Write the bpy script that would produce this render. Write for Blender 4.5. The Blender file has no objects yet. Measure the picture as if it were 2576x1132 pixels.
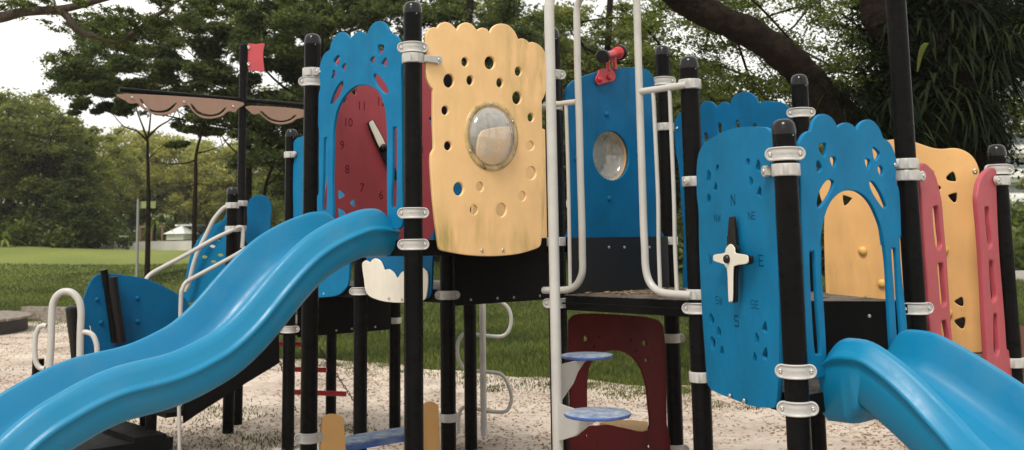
import bpy, bmesh, math, random
import numpy as np
from math import sin, cos, pi, radians, sqrt, atan2, tan
from mathutils import Vector, Matrix, noise
random.seed(7); rng = np.random.default_rng(11)
C = bpy.context.scene.collection
EYE = 1.90

# ------------------------------------------------------------------ camera
FPX, CY, PIT, ROLL = 2568.55, 275.69, .126818, -.0153265      # measured on a 2576 x 1132 picture
fw = np.array([0, cos(PIT), sin(PIT)]); r0 = np.array([1., 0, 0]); up0 = np.cross(r0, fw)
CR = cos(ROLL)*r0 + sin(ROLL)*up0; CU = -sin(ROLL)*r0 + cos(ROLL)*up0
cd = bpy.data.cameras.new('camera'); cam = bpy.data.objects.new('camera', cd); C.objects.link(cam)
m = Matrix(((CR[0], CU[0], -fw[0], 0), (CR[1], CU[1], -fw[1], 0), (CR[2], CU[2], -fw[2], EYE), (0, 0, 0, 1)))
cam.matrix_world = m
cd.sensor_width = 36; cd.lens = FPX/2576*36; cd.shift_y = -(566-CY)/2576
cd.clip_start = .1; cd.clip_end = 2000
cd.dof.use_dof = True; cd.dof.focus_distance = 6.7; cd.dof.aperture_fstop = 3.6
bpy.context.scene.camera = cam

def ray(x, y): return CR*(x-1288)/FPX + CU*(CY-y)/FPX + fw
def at(x, y, Y):
    d = ray(x, y); d = d*(Y/d[1]); return np.array([d[0], d[1], d[2]+EYE])
def onz(x, y, z):
    d = ray(x, y); d = d*((z-EYE)/d[2]); return np.array([d[0], d[1], z])
def axz(q, x, y):                                   # height on a vertical post at q seen at pixel y
    d = ray(x, y); t = (d[0]*q[0]+d[1]*q[1])/(d[0]**2+d[1]**2); return d[2]*t+EYE

# play-structure lattice: posts 1.2 m apart on squares and triangles
S, TH = 1.20024, .729223
A = np.array([-.61071, 6.24225])
u = np.array([cos(TH), sin(TH)])*S; v = np.array([-sin(TH), cos(TH)])*S
i_ = np.array([cos(TH-pi/3), sin(TH-pi/3)])*S; h_ = np.array([cos(TH-2*pi/3), sin(TH-2*pi/3)])*S
uh, vh = u/S, v/S
L = dict(A=A, B=A+v, C=A+u, D=A+u+v, N=A+u+2*v, Q=A+u+3*v, P=A+u+4*v, G=A+2*u, M=A+2*u+v, O=A+2*u+2*v,
         R=A+2*u+3*v, S=A+2*u+4*v, E=A+u-v, F=A+2*u-v)
L['H'] = L['E']+h_; L['I'] = L['E']+i_; L['K'] = L['I']+u
HI, MID, LOW = EYE+.01, EYE-.375, EYE-.76

# ------------------------------------------------------------------ materials
MT = {}
def new(name):
    mt = bpy.data.materials.new(name); mt.use_nodes = True; MT[name] = mt
    nt = mt.node_tree; b = nt.nodes['Principled BSDF']; return mt, nt, b
def noise_tex(nt, scale, detail=4, rough=.55, coord='Object', vec_scale=None, w=0):
    tc = nt.nodes.new('ShaderNodeTexCoord'); n = nt.nodes.new('ShaderNodeTexNoise')
    n.inputs['Scale'].default_value = scale; n.inputs['Detail'].default_value = detail; n.inputs['Roughness'].default_value = rough
    src = tc.outputs[coord]
    if vec_scale:
        mp = nt.nodes.new('ShaderNodeMapping'); mp.inputs['Scale'].default_value = vec_scale
        mp.inputs['Location'].default_value = (w, w, w)
        nt.links.new(src, mp.inputs[0]); src = mp.outputs[0]
    nt.links.new(src, n.inputs['Vector']); return n
def ramp(nt, src, stops):
    r = nt.nodes.new('ShaderNodeValToRGB'); el = r.color_ramp.elements
    while len(el) < len(stops): el.new(.5)
    for e, (p, c) in zip(el, stops):
        e.position = p; e.color = (c if len(c) == 4 else tuple(c)+(1,)) if not isinstance(c, float) else (c, c, c, 1)
    nt.links.new(src, r.inputs[0]); return r
def mixc(nt, fac, a, b, blend='MIX'):
    mx = nt.nodes.new('ShaderNodeMix'); mx.data_type = 'RGBA'; mx.blend_type = blend
    for s_, val in ((0, fac), (6, a), (7, b)):
        if hasattr(val, 'links') or hasattr(val, 'is_linked'): nt.links.new(val, mx.inputs[s_])
        else: mx.inputs[s_].default_value = val if s_ == 0 else tuple(val)+(1,) if len(val) == 3 else val
    return mx.outputs[2]
def bump(nt, b, h, strength=.3, dist=.002):
    bp = nt.nodes.new('ShaderNodeBump'); bp.inputs['Strength'].default_value = strength; bp.inputs['Distance'].default_value = dist
    nt.links.new(h, bp.inputs['Height']); nt.links.new(bp.outputs[0], b.inputs['Normal'])
def plastic(name, col, rough=.42, stain=None, stain_amt=.0, var=.08, bumpd=.0006, spec=.5, scratch=0):
    mt, nt, b = new(name)
    n = noise_tex(nt, 3.2, 5); lo = tuple(c*(1-var) for c in col); hi = tuple(min(1, c*(1+var)+var*.01) for c in col)
    r = ramp(nt, n.outputs[0], [(.3, lo), (.7, hi)]); out = r.outputs[0]
    if stain:
        s = noise_tex(nt, 4.0, 7, .62, vec_scale=(1.9, .40, 1.9)); s2 = noise_tex(nt, 1.5, 3, .5, vec_scale=(1.5, .8, 1.5), w=3.1)
        mu = nt.nodes.new('ShaderNodeMath'); mu.operation = 'MULTIPLY'
        a1 = ramp(nt, s.outputs[0], [(.42, 0.), (.66, 1.)]); a2 = ramp(nt, s2.outputs[0], [(.42, 0.), (.62, 1.)])
        nt.links.new(a1.outputs[0], mu.inputs[0]); nt.links.new(a2.outputs[0], mu.inputs[1])
        m2 = nt.nodes.new('ShaderNodeMath'); m2.operation = 'MULTIPLY'; m2.inputs[1].default_value = stain_amt
        nt.links.new(mu.outputs[0], m2.inputs[0]); out = mixc(nt, m2.outputs[0], out, stain)
        f = noise_tex(nt, 60, 3, .7); fr = ramp(nt, f.outputs[0], [(.62, 0.), (.78, stain_amt*.4)])
        out = mixc(nt, fr.outputs[0], out, stain)
    nt.links.new(out, b.inputs['Base Color'])
    b.inputs['Roughness'].default_value = rough; b.inputs['Specular IOR Level'].default_value = spec
    rn = noise_tex(nt, 11, 8, .72); rm = nt.nodes.new('ShaderNodeMapRange'); rm.inputs[1].default_value = .3; rm.inputs[2].default_value = .7
    rm.inputs[3].default_value = max(.08, rough-.09); rm.inputs[4].default_value = rough+.16; nt.links.new(rn.outputs[0], rm.inputs[0]); nt.links.new(rm.outputs[0], b.inputs['Roughness'])
    g = noise_tex(nt, 420, 2); bump(nt, b, g.outputs[0], .25, bumpd)
    return mt
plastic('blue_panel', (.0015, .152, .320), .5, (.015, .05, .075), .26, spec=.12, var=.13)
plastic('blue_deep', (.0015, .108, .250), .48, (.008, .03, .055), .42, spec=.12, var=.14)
plastic('slide_blue', (.002, .185, .355), .33, (.07, .21, .33), .30, var=.04, bumpd=.0003, spec=.38)
plastic('yellow_panel', (.84, .535, .245), .5, (.46, .33, .11), .45)
plastic('yellow_main', (.84, .535, .245), .5, (.46, .33, .11), .85)
plastic('yellow_old', (.72, .41, .15), .5, (.34, .20, .06), .5)
plastic('yellow_knob', (.72, .46, .12), .45, (.24, .14, .03), .3)
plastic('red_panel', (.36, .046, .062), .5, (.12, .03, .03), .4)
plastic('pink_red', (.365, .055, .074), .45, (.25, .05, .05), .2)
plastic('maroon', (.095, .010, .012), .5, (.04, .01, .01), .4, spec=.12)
plastic('flag_red', (.48, .06, .075), .5)
plastic('sail_pink', (.30, .185, .135), .6, (.2, .12, .08), .3)
plastic('white_panel', (.74, .70, .60), .5, (.45, .40, .28), .3)
plastic('clamp_grey', (.46, .45, .43), .38, (.2, .18, .15), .35, spec=.5)
plastic('tube_grey', (.46, .45, .42), .33, (.25, .22, .17), .25)
plastic('black_post', (.0035, .0035, .0037), .27, (.02, .018, .016), .25, bumpd=.0003, spec=.08)
plastic('black_cap', (.004, .004, .0045), .17, bumpd=.0001, spec=.35)
plastic('black_plate', (.0045, .0045, .0045), .5, (.02, .018, .015), .25, spec=.08)
plastic('bright_red', (.42, .012, .022), .3)
plastic('disc_blue', (.03, .09, .32), .45, (.45, .44, .42), .35)
plastic('black_rubber', (.004, .004, .004), .4, spec=.3)
def localise():
    nt = MT['yellow_main'].node_tree; tc = nt.nodes.new('ShaderNodeTexCoord'); sp = nt.nodes.new('ShaderNodeSeparateXYZ'); nt.links.new(tc.outputs['Object'], sp.inputs[0])
    a = nt.nodes.new('ShaderNodeMapRange'); a.inputs[1].default_value = .72; a.inputs[2].default_value = 1.0; nt.links.new(sp.outputs[0], a.inputs[0])
    c = nt.nodes.new('ShaderNodeMapRange'); c.inputs[1].default_value = 2.25; c.inputs[2].default_value = 1.9; nt.links.new(sp.outputs[1], c.inputs[0])
    mx = nt.nodes.new('ShaderNodeMath'); mx.operation = 'MAXIMUM'; nt.links.new(a.outputs[0], mx.inputs[0]); nt.links.new(c.outputs[0], mx.inputs[1])
    ad = nt.nodes.new('ShaderNodeMath'); ad.operation = 'MULTIPLY_ADD'; ad.inputs[1].default_value = 2.0; ad.inputs[2].default_value = .3; nt.links.new(mx.outputs[0], ad.inputs[0])
    for n in list(nt.nodes):
        if n.type == 'MATH' and n.operation == 'MULTIPLY' and abs(n.inputs[1].default_value-.85) < 1e-4 and n.inputs[0].is_linked:
            nt.links.new(ad.outputs[0], n.inputs[1])
localise()
def disc_top():
    mt, nt, b = new('disc_top'); n = noise_tex(nt, 14, 8, .7); r = ramp(nt, n.outputs[0], [(.34, (.07, .12, .26)), (.5, (.22, .27, .35)), (.66, (.40, .41, .42))])
    nt.links.new(r.outputs[0], b.inputs['Base Color']); b.inputs['Roughness'].default_value = .7
disc_top()
plastic('blue_panel_grime', (.002, .045, .105), .7, spec=.05); plastic('red_panel_grime', (.13, .014, .02), .7, spec=.05)  # darker panel colours that paint groove shade into the engraved letters
mt, nt, b = new('steel'); b.inputs['Metallic'].default_value = 1; b.inputs['Roughness'].default_value = .3; b.inputs['Base Color'].default_value = (.55, .53, .5, 1)
def deckmat(name, c1, c2):
    mt, nt, b = new(name); n = noise_tex(nt, 9, 8, .7); f = noise_tex(nt, 55, 5, .7)
    r = ramp(nt, n.outputs[0], [(.35, c1), (.65, c2)]); r2 = ramp(nt, f.outputs[0], [(.45, (.4, .4, .4)), (.6, (1.15, 1.1, 1.05))])
    nt.links.new(mixc(nt, .7, r.outputs[0], r2.outputs[0], 'MULTIPLY'), b.inputs['Base Color']); b.inputs['Roughness'].default_value = .85; b.inputs['Specular IOR Level'].default_value = .08 if name.startswith('bark') else .3
    bump(nt, b, f.outputs[0], .9 if name.startswith('bark') else .6, .03 if name.startswith('bark') else .004)
deckmat('deck_top', (.07, .06, .052), (.24, .21, .18))
deckmat('wood_old', (.17, .145, .122), (.40, .35, .30))
deckmat('bark', (.006, .0045, .0036), (.034, .023, .016))
deckmat('bark_light', (.06, .045, .035), (.12, .1, .08))
def riser_mat():
    mt, nt, b = new('riser'); f = noise_tex(nt, 26, 8, .75, vec_scale=(2.2, .8, 1)); tc = nt.nodes.new('ShaderNodeTexCoord')
    sp = nt.nodes.new('ShaderNodeSeparateXYZ'); nt.links.new(tc.outputs['Generated'], sp.inputs[0])
    lo = ramp(nt, sp.outputs['Y'], [(.0, 1.), (.38, 0.)]); fr = ramp(nt, f.outputs[0], [(.5, 0.), (.62, 1.)])
    mu = nt.nodes.new('ShaderNodeMath'); mu.operation = 'MULTIPLY'; nt.links.new(lo.outputs[0], mu.inputs[0]); nt.links.new(fr.outputs[0], mu.inputs[1])
    nt.links.new(mixc(nt, mu.outputs[0], (.0045, .0045, .0045), (.22, .2, .18)), b.inputs['Base Color']); b.inputs['Roughness'].default_value = .5
riser_mat()
def dome_mat():
    mt, nt, b = new('dome'); n = noise_tex(nt, 7, 7, .65)
    r = ramp(nt, n.outputs[0], [(.30, .36), (.75, .74)])
    tr = nt.nodes.new('ShaderNodeBsdfTransparent'); tr.inputs[0].default_value = (.93, .90, .86, 1)
    b.inputs['Base Color'].default_value = (.54, .52, .48, 1); b.inputs['Roughness'].default_value = .10; b.inputs['Specular IOR Level'].default_value = .9
    b.inputs['Coat Weight'].default_value = .6; b.inputs['Coat Roughness'].default_value = .04
    mx = nt.nodes.new('ShaderNodeMixShader'); nt.links.new(r.outputs[0], mx.inputs[0])
    nt.links.new(tr.outputs[0], mx.inputs[1]); nt.links.new(b.outputs[0], mx.inputs[2])
    gl = nt.nodes.new('ShaderNodeBsdfGlossy'); gl.inputs['Roughness'].default_value = .05
    fr = nt.nodes.new('ShaderNodeFresnel'); fr.inputs[0].default_value = 1.55
    m2 = nt.nodes.new('ShaderNodeMixShader'); nt.links.new(fr.outputs[0], m2.inputs[0]); nt.links.new(mx.outputs[0], m2.inputs[1]); nt.links.new(gl.outputs[0], m2.inputs[2])
    nt.links.new(m2.outputs[0], nt.nodes['Material Output'].inputs[0])
dome_mat()
def ringmat():
    mt, nt, b = new('port_ring'); n = noise_tex(nt, 9, 4, .6)
    r = ramp(nt, n.outputs[0], [(.32, (.10, .075, .04)), (.42, (.46, .33, .14)), (.7, (.72, .50, .24))])
    nt.links.new(r.outputs[0], b.inputs['Base Color']); b.inputs['Roughness'].default_value = .25
ringmat()
def leafmat(name, c1, c2, c3, tr=.35, rough=.55):
    mt, nt, b = new(name); g = nt.nodes.new('ShaderNodeNewGeometry'); n = noise_tex(nt, .42 if name == 'grass_blade' else .9, 4 if name == 'grass_blade' else 3); spc = .03 if name == 'fern' else .2
    r = ramp(nt, g.outputs['Random Per Island'], [(0., c1), (.55, c2), (1., c3)])
    r2 = ramp(nt, n.outputs[0], [(.32, (.5, .56, .52)), (.66, (1.35, 1.28, 1.02))])
    col = mixc(nt, 1., r.outputs[0], r2.outputs[0], 'MULTIPLY')
    nt.links.new(col, b.inputs['Base Color']); b.inputs['Roughness'].default_value = rough; b.inputs['Specular IOR Level'].default_value = spc
    t = nt.nodes.new('ShaderNodeBsdfTranslucent'); nt.links.new(mixc(nt, 1., col, (1.3, 1.5, .7), 'MULTIPLY'), t.inputs[0])
    mx = nt.nodes.new('ShaderNodeMixShader'); mx.inputs[0].default_value = tr
    nt.links.new(b.outputs[0], mx.inputs[1]); nt.links.new(t.outputs[0], mx.inputs[2]); nt.links.new(mx.outputs[0], nt.nodes['Material Output'].inputs[0])
leafmat('leaf_dark', (.030, .046, .021), (.062, .082, .034), (.135, .150, .060), .46)
leafmat('leaf_mid', (.082, .100, .040), (.145, .160, .062), (.24, .235, .10), .48)
leafmat('leaf_lawn_edge', (.05, .075, .028), (.095, .125, .04), (.17, .18, .06), .42)
leafmat('leaf_mix', (.105, .125, .045), (.185, .195, .075), (.30, .28, .12), .5)
leafmat('leaf_olive', (.19, .195, .08), (.29, .28, .12), (.42, .37, .18), .5)
leafmat('leaf_canopy', (.032, .050, .019), (.072, .092, .030), (.17, .185, .06), .55)
leafmat('fern', (.004, .007, .004), (.009, .014, .007), (.022, .030, .013), .12)
leafmat('palm', (.07, .11, .03), (.14, .18, .045), (.26, .28, .08), .35)
leafmat('grass_blade', (.042, .064, .018), (.080, .105, .030), (.18, .19, .062), .35)  # greens darkened to stand in for tree shade on the bank
leafmat('dry_leaf', (.15, .085, .055), (.25, .155, .105), (.42, .30, .22), .1)
def groundmat():
    mt, nt, b = new('lawn'); n = noise_tex(nt, .11, 5, .6); f = noise_tex(nt, 7, 6, .7)
    tc = nt.nodes.new('ShaderNodeTexCoord'); sp = nt.nodes.new('ShaderNodeSeparateXYZ'); nt.links.new(tc.outputs['Object'], sp.inputs[0])
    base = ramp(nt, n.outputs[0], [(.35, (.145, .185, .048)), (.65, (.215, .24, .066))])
    near = ramp(nt, f.outputs[0], [(.35, (.045, .064, .020)), (.7, (.13, .155, .045))])  # near bank coloured darker, canopy shade painted into the lawn
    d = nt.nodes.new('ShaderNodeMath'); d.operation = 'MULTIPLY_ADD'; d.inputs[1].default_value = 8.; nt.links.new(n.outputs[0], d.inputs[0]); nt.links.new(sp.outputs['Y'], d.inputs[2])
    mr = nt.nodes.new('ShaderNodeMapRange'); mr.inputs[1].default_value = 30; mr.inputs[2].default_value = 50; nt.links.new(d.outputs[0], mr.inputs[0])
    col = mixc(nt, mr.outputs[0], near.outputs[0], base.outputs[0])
    r2 = ramp(nt, f.outputs[0], [(.3, (.78, .78, .78)), (.7, (1.12, 1.12, 1.12))])
    nt.links.new(mixc(nt, .8, col, r2.outputs[0], 'MULTIPLY'), b.inputs['Base Color']); b.inputs['Roughness'].default_value = .9
    b.inputs['Specular IOR Level'].default_value = .1; bump(nt, b, f.outputs[0], .8, .06)
groundmat()
def sandmat():
    mt, nt, b = new('sand'); n = noise_tex(nt, .9, 6, .62); f = noise_tex(nt, 9, 8, .72); g = noise_tex(nt, 90, 4, .7)
    r = ramp(nt, n.outputs[0], [(.34, (.44, .365, .31)), (.5, (.62, .545, .47)), (.68, (.72, .65, .57))])
    r2 = ramp(nt, f.outputs[0], [(.36, (.54, .45, .40)), (.45, (1, .97, .95)), (.7, (1.07, 1.06, 1.06))])
    r3 = ramp(nt, g.outputs[0], [(.35, (.78, .74, .71)), (.6, (1.05, 1.05, 1.05))])
    c = mixc(nt, .85, r.outputs[0], r2.outputs[0], 'MULTIPLY'); c = mixc(nt, .8, c, r3.outputs[0], 'MULTIPLY')
    nt.links.new(c, b.inputs['Base Color']); b.inputs['Roughness'].default_value = .95; b.inputs['Specular IOR Level'].default_value = .1
    q = noise_tex(nt, 2.2, 3, .5); ad = nt.nodes.new('ShaderNodeMath'); ad.operation = 'MULTIPLY_ADD'; ad.inputs[1].default_value = 2.2; nt.links.new(q.outputs[0], ad.inputs[0]); nt.links.new(f.outputs[0], ad.inputs[2])
    bump(nt, b, ad.outputs[0], .9, .06)
sandmat()
def flat(name, col, rough=.7, var=.12, scale=2):
    mt, nt, b = new(name); n = noise_tex(nt, scale, 5, .6); r = ramp(nt, n.outputs[0], [(.3, tuple(c*(1-var) for c in col)), (.7, tuple(min(1, c*(1+var)) for c in col))])
    nt.links.new(r.outputs[0], b.inputs['Base Color']); b.inputs['Roughness'].default_value = rough
flat('wall_white', (.62, .60, .56)); flat('building_white', (.70, .70, .68), var=.05); flat('window_dark', (.12, .14, .15), .3); flat('roof_white', (.8, .8, .78), var=.05)
flat('frame_brown', (.25, .13, .08)); flat('shed_dark', (.03, .025, .025)); flat('pole_grey', (.24, .25, .23), .5); flat('sign_green', (.25, .30, .12)); flat('fence_wood', (.12, .045, .032)); flat('concrete', (.45, .43, .40))
flat('tent_blue', (.45, .62, .62)); flat('lamp_glass', (.7, .7, .66), .3); flat('purple', (.3, .08, .2)); flat('hill', (.05, .07, .03))

# ------------------------------------------------------------------ object helpers
W = {}
def tag(o, label=None, cat=None, group=None, kind=None):
    if label: o['label'] = label
    if cat: o['category'] = cat
    if group: o['group'] = group
    if kind: o['kind'] = kind
    return o
def link(o, parent=None, mw=None):
    mw = mw if mw is not None else Matrix.Identity(4)
    C.objects.link(o); W[o] = mw
    if parent is not None:
        o.parent = parent; o.matrix_basis = W[parent].inverted() @ mw
    else: o.matrix_basis = mw
    return o
def root(name, loc, label, cat, group=None, rz=0):
    o = bpy.data.objects.new(name, None); o.empty_display_size = .3
    link(o, None, Matrix.Translation(Vector(loc)) @ Matrix.Rotation(rz, 4, 'Z')); return tag(o, label, cat, group)
class MB:
    def __init__(s): s.v = []; s.f = []; s.sm = []; s.mi = []; s.n = 0
    def add(s, v, f, smooth=False, mi=0):
        s.v.extend([tuple(map(float, p)) for p in v]); s.f.extend([tuple(k+s.n for k in q) for q in f]); s.sm += [smooth]*len(f); s.mi += [mi]*len(f); s.n += len(v); return s
    def box(s, c, d, rz=0, mi=0):
        cx, cy, cz = c; a, b_, e = d[0]/2, d[1]/2, d[2]/2; cs, sn = cos(rz), sin(rz)
        v = [(cx+x*cs-y*sn, cy+x*sn+y*cs, cz+z) for x in (-a, a) for y in (-b_, b_) for z in (-e, e)]
        return s.add(v, [(0, 1, 3, 2), (4, 6, 7, 5), (0, 4, 5, 1), (2, 3, 7, 6), (0, 2, 6, 4), (1, 5, 7, 3)], mi=mi)
    def prism(s, poly, z0, z1, mi=0):
        n = len(poly); v = [(p[0], p[1], z0) for p in poly]+[(p[0], p[1], z1) for p in poly]
        return s.add(v, [tuple(range(n-1, -1, -1)), tuple(range(n, 2*n))]+[(k, (k+1) % n, n+(k+1) % n, n+k) for k in range(n)], mi=mi)
    def tube(s, pts, r, n=10, cap=True, mi=0, smooth=True):
        P = np.array(pts, float); k = len(P); R_ = np.full(k, r) if np.isscalar(r) else np.array(r, float)
        T = np.gradient(P, axis=0); T /= np.linalg.norm(T, axis=1)[:, None]+1e-12
        ref = np.array([0, 0, 1.]) if abs(T[0][2]) < .9 else np.array([1., 0, 0])
        U_ = np.cross(T[0], ref); U_ /= np.linalg.norm(U_); v = []
        ang = np.linspace(0, 2*pi, n, endpoint=False)
        for j in range(k):
            U_ = U_-T[j]*(U_ @ T[j]); U_ /= np.linalg.norm(U_); V_ = np.cross(T[j], U_)
            for a in ang: v.append(P[j]+R_[j]*(cos(a)*U_+sin(a)*V_))
        f = [(j*n+i, j*n+(i+1) % n, (j+1)*n+(i+1) % n, (j+1)*n+i) for j in range(k-1) for i in range(n)]
        s.add(v, f, smooth, mi)
        if cap: 
            s.add([v[i] for i in range(n)], [tuple(range(n-1, -1, -1))], False, mi); s.add([v[(k-1)*n+i] for i in range(n)], [tuple(range(n))], False, mi)
        return s
    def lathe(s, prof, n=24, c=(0, 0, 0), M=None, mi=0, flute=0):
        v = []
        for r, z in prof:
            for i in range(n):
                a = 2*pi*i/n; rr = r*(1+flute*cos(8*a)); v.append(Vector((rr*cos(a), rr*sin(a), z)))
        if M is not None: v = [M @ q for q in v]
        v = [(q[0]+c[0], q[1]+c[1], q[2]+c[2]) for q in v]; k = len(prof)
        f = [(j*n+i, j*n+(i+1) % n, (j+1)*n+(i+1) % n, (j+1)*n+i) for j in range(k-1) for i in range(n)]
        return s.add(v, f, True, mi)
    def mesh(s, name, mats):
        me = bpy.data.meshes.new(name); me.from_pydata(s.v, [], s.f); me.polygons.foreach_set('use_smooth', s.sm); me.polygons.foreach_set('material_index', s.mi)
        for q in (mats if isinstance(mats, (list, tuple)) else [mats]): me.materials.append(MT[q])
        me.update(); return me
    def build(s, name, mats, parent=None, mw=None):
        return link(bpy.data.objects.new(name, s.mesh(name, mats)), parent, mw)
def frame(o, ex, ey, ez):
    return Matrix(((ex[0], ey[0], ez[0], o[0]), (ex[1], ey[1], ez[1], o[1]), (ex[2], ey[2], ez[2], o[2]), (0, 0, 0, 1)))
def crv(pts, n=6, closed=False):                     # Catmull-Rom resampling
    P = np.array(pts, float); k = len(P); out = []
    for j in range(k if closed else k-1):
        if closed: a, b_, c, d = P[j-1], P[j], P[(j+1) % k], P[(j+2) % k]
        else: a, b_, c, d = P[max(j-1, 0)], P[j], P[j+1], P[min(j+2, k-1)]
        for t in np.linspace(0, 1, n, endpoint=False):
            out.append(.5*((2*b_)+(-a+c)*t+(2*a-5*b_+4*c-d)*t*t+(-a+3*b_-3*c+d)*t**3))
    if not closed: out.append(P[-1])
    return np.array(out)
# traces: (x0, y0, k) of an enlargement, pixel list -> coordinates on the 2576-wide picture
def Z(x0, y0, k, pts): return [((x0+x*k)*.62891, (y0+y*k)*.62891) for x, y in pts]
za = lambda p: Z(1250, 60, 400/1132, p); zb = lambda p: Z(1250, 460, 400/906, p)
zy = lambda p: Z(1680, 60, 520/1132, p); zY = lambda p: Z(1680, 540, 520/1132, p)
zc = lambda p: Z(2760, 480, 500/1132, p); zd = lambda p: Z(2700, 900, 600/849, p)
zh = lambda p: Z(3150, 420, 500/943, p); zr = lambda p: Z(3500, 520, 596/675, p)
zq = lambda p: Z(2048, 0, 1024/1288, p); zQ = lambda p: Z(2048, 900, 1024/1288, p)
z4 = lambda p: Z(1024, 900, 1024/1288, p); z2 = lambda p: Z(0, 900, 1024/1288, p); z1 = lambda p: Z(0, 0, 1024/1288, p)
z7 = lambda p: Z(3072, 0, 1024/1288, p); z8 = lambda p: Z(3072, 900, 1024/1288, p); z3 = lambda p: Z(1024, 0, 1024/1288, p)
class Plane:                                          # vertical plane a->b; s along, z up, front normal faces the viewer
    def __init__(s, a, b, off=0):
        a = np.array(a, float); b = np.array(b, float); s.e = (b-a)/np.linalg.norm(b-a); s.n = np.array([s.e[1], -s.e[0]])
        s.a = a+s.n*off; s.M = frame((s.a[0], s.a[1], 0), (s.e[0], s.e[1], 0), (0, 0, 1), (s.n[0], s.n[1], 0))
    def __call__(s, x, y):
        d = ray(x, y); t = (s.a @ s.n)/(d[:2] @ s.n); P = d*t; return ((P[:2]-s.a) @ s.e, P[2]+EYE)
    def pts(s, l): return [s(*p) for p in l]
    def w(s, q, out=0): return (s.a[0]+s.e[0]*q[0]+s.n[0]*out, s.a[1]+s.e[1]*q[0]+s.n[1]*out, q[1])
def curve_mesh(loops, ext, bev):
    cu = bpy.data.curves.new('outline', 'CURVE'); cu.dimensions = '2D'; cu.fill_mode = 'BOTH'; cu.extrude = ext; cu.bevel_depth = bev; cu.bevel_resolution = 2; cu.offset = -bev
    for lp in loops:
        sp = cu.splines.new('POLY'); sp.points.add(len(lp)-1); sp.use_cyclic_u = True
        for p, q in zip(sp.points, lp): p.co = (q[0], q[1], 0, 1)
    o = bpy.data.objects.new('tmp', cu); C.objects.link(o); dg = bpy.context.evaluated_depsgraph_get(); dg.update()
    me = bpy.data.meshes.new_from_object(o.evaluated_get(dg)); C.objects.unlink(o); bpy.data.objects.remove(o); bpy.data.curves.remove(cu)
    return me
def text_mesh(txt, size, ext=0.):
    cu = bpy.data.curves.new('txt', 'FONT'); cu.body = txt; cu.size = size; cu.align_x = 'CENTER'; cu.align_y = 'CENTER'; cu.extrude = ext; cu.resolution_u = 3; cu.offset = .0005 if ext == 0 else 0
    o = bpy.data.objects.new('tmp', cu); C.objects.link(o); dg = bpy.context.evaluated_depsgraph_get(); dg.update()
    me = bpy.data.meshes.new_from_object(o.evaluated_get(dg)); C.objects.unlink(o); bpy.data.objects.remove(o); bpy.data.curves.remove(cu); return me
def text_loops(txt, size, cx, cy, sx=1, rot=0):
    me = text_mesh(txt, size); bm = bmesh.new(); bm.from_mesh(me); bmesh.ops.remove_doubles(bm, verts=bm.verts, dist=1e-6)
    nxt = {}
    for e in bm.edges:
        if len(e.link_faces) == 1:
            for a_, b_ in ((e.verts[0], e.verts[1]), (e.verts[1], e.verts[0])): nxt.setdefault(a_.index, []).append(b_.index)
    co = {q.index: (q.co.x*sx+cx, q.co.y+cy) for q in bm.verts}; seen = set(); out = []
    for s_ in nxt:
        if s_ in seen: continue
        lp = [s_]; seen.add(s_); cur = s_
        while True:
            k = [q for q in nxt[cur] if q not in seen]
            if not k: break
            cur = k[0]; seen.add(cur); lp.append(cur)
        if len(lp) > 2: out.append([co[q] for q in lp])
    bm.free(); return out
def setmat(me, mat, smooth=True):
    me.materials.clear(); me.materials.append(MT[mat]); me.polygons.foreach_set('material_index', [0]*len(me.polygons))
    me.polygons.foreach_set('use_smooth', [smooth]*len(me.polygons))
    if smooth: 
        try: me.set_sharp_from_angle(angle=radians(38))
        except Exception: pass
def panel(name, plane, outline, holes, mat, parent, th=.019, bev=.005, text=None, label=None, smoothn=4, raw=False):
    f = (lambda l: l) if raw else plane.pts
    ol = crv(f(outline), smoothn, True); hs = [crv(f(h), 4, True) for h in holes]
    if text:
        tl = []
        for t in text: tl += t if isinstance(t, list) else text_loops(*t)
        # two layers: the letters are cut through the front one
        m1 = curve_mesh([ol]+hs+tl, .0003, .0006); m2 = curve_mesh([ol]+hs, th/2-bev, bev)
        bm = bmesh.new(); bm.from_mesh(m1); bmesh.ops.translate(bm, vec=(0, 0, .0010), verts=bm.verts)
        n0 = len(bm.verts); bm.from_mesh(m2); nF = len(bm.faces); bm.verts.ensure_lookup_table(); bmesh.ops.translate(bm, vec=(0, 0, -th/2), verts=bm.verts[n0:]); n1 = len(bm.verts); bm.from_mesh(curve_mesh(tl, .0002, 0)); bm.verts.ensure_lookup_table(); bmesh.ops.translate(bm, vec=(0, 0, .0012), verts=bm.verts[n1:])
        me = bpy.data.meshes.new(name); bm.to_mesh(me); bm.free()
    else: me = curve_mesh([ol]+hs, th/2-bev, bev); me.name = name
    setmat(me, mat); o = link(bpy.data.objects.new(name, me), parent, plane.M)
    if text:
        me.materials.append(MT[mat+'_grime']); me.polygons.foreach_set('material_index', [0 if k < nF else 1 for k in range(len(me.polygons))])  # letter inlays take the darker colour, a painted groove shade
    if label: o['label'] = label
    return o
def circ(plane, c, r, n=20):
    return [(c[0]+r*cos(2*pi*k/n), c[1]+r*sin(2*pi*k/n)) for k in range(n)]
# --- bolts
BOLT = MB().lathe([(.0095, -.002), (.0095, .002), (.0088, .0035), (.0062, .0052), (.004, .0056), (.0038, .0034), (0, .0034)], 12).mesh('bolt', 'steel')
def bolt(parent, pos, nrm, sc=1.):
    o = bpy.data.objects.new('bolt', BOLT); n = Vector((nrm[0], nrm[1], nrm[2] if len(nrm) > 2 else 0)).normalized()
    q = n.to_track_quat('Z', 'Y').to_matrix().to_4x4()
    return link(o, parent, Matrix.Translation(Vector(pos)) @ q @ Matrix.Scale(sc, 4))
def pbolt(parent, plane, x, y, out=.0105, sc=1.): return bolt(parent, plane.w(plane(x, y), out), plane.n, sc)

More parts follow.
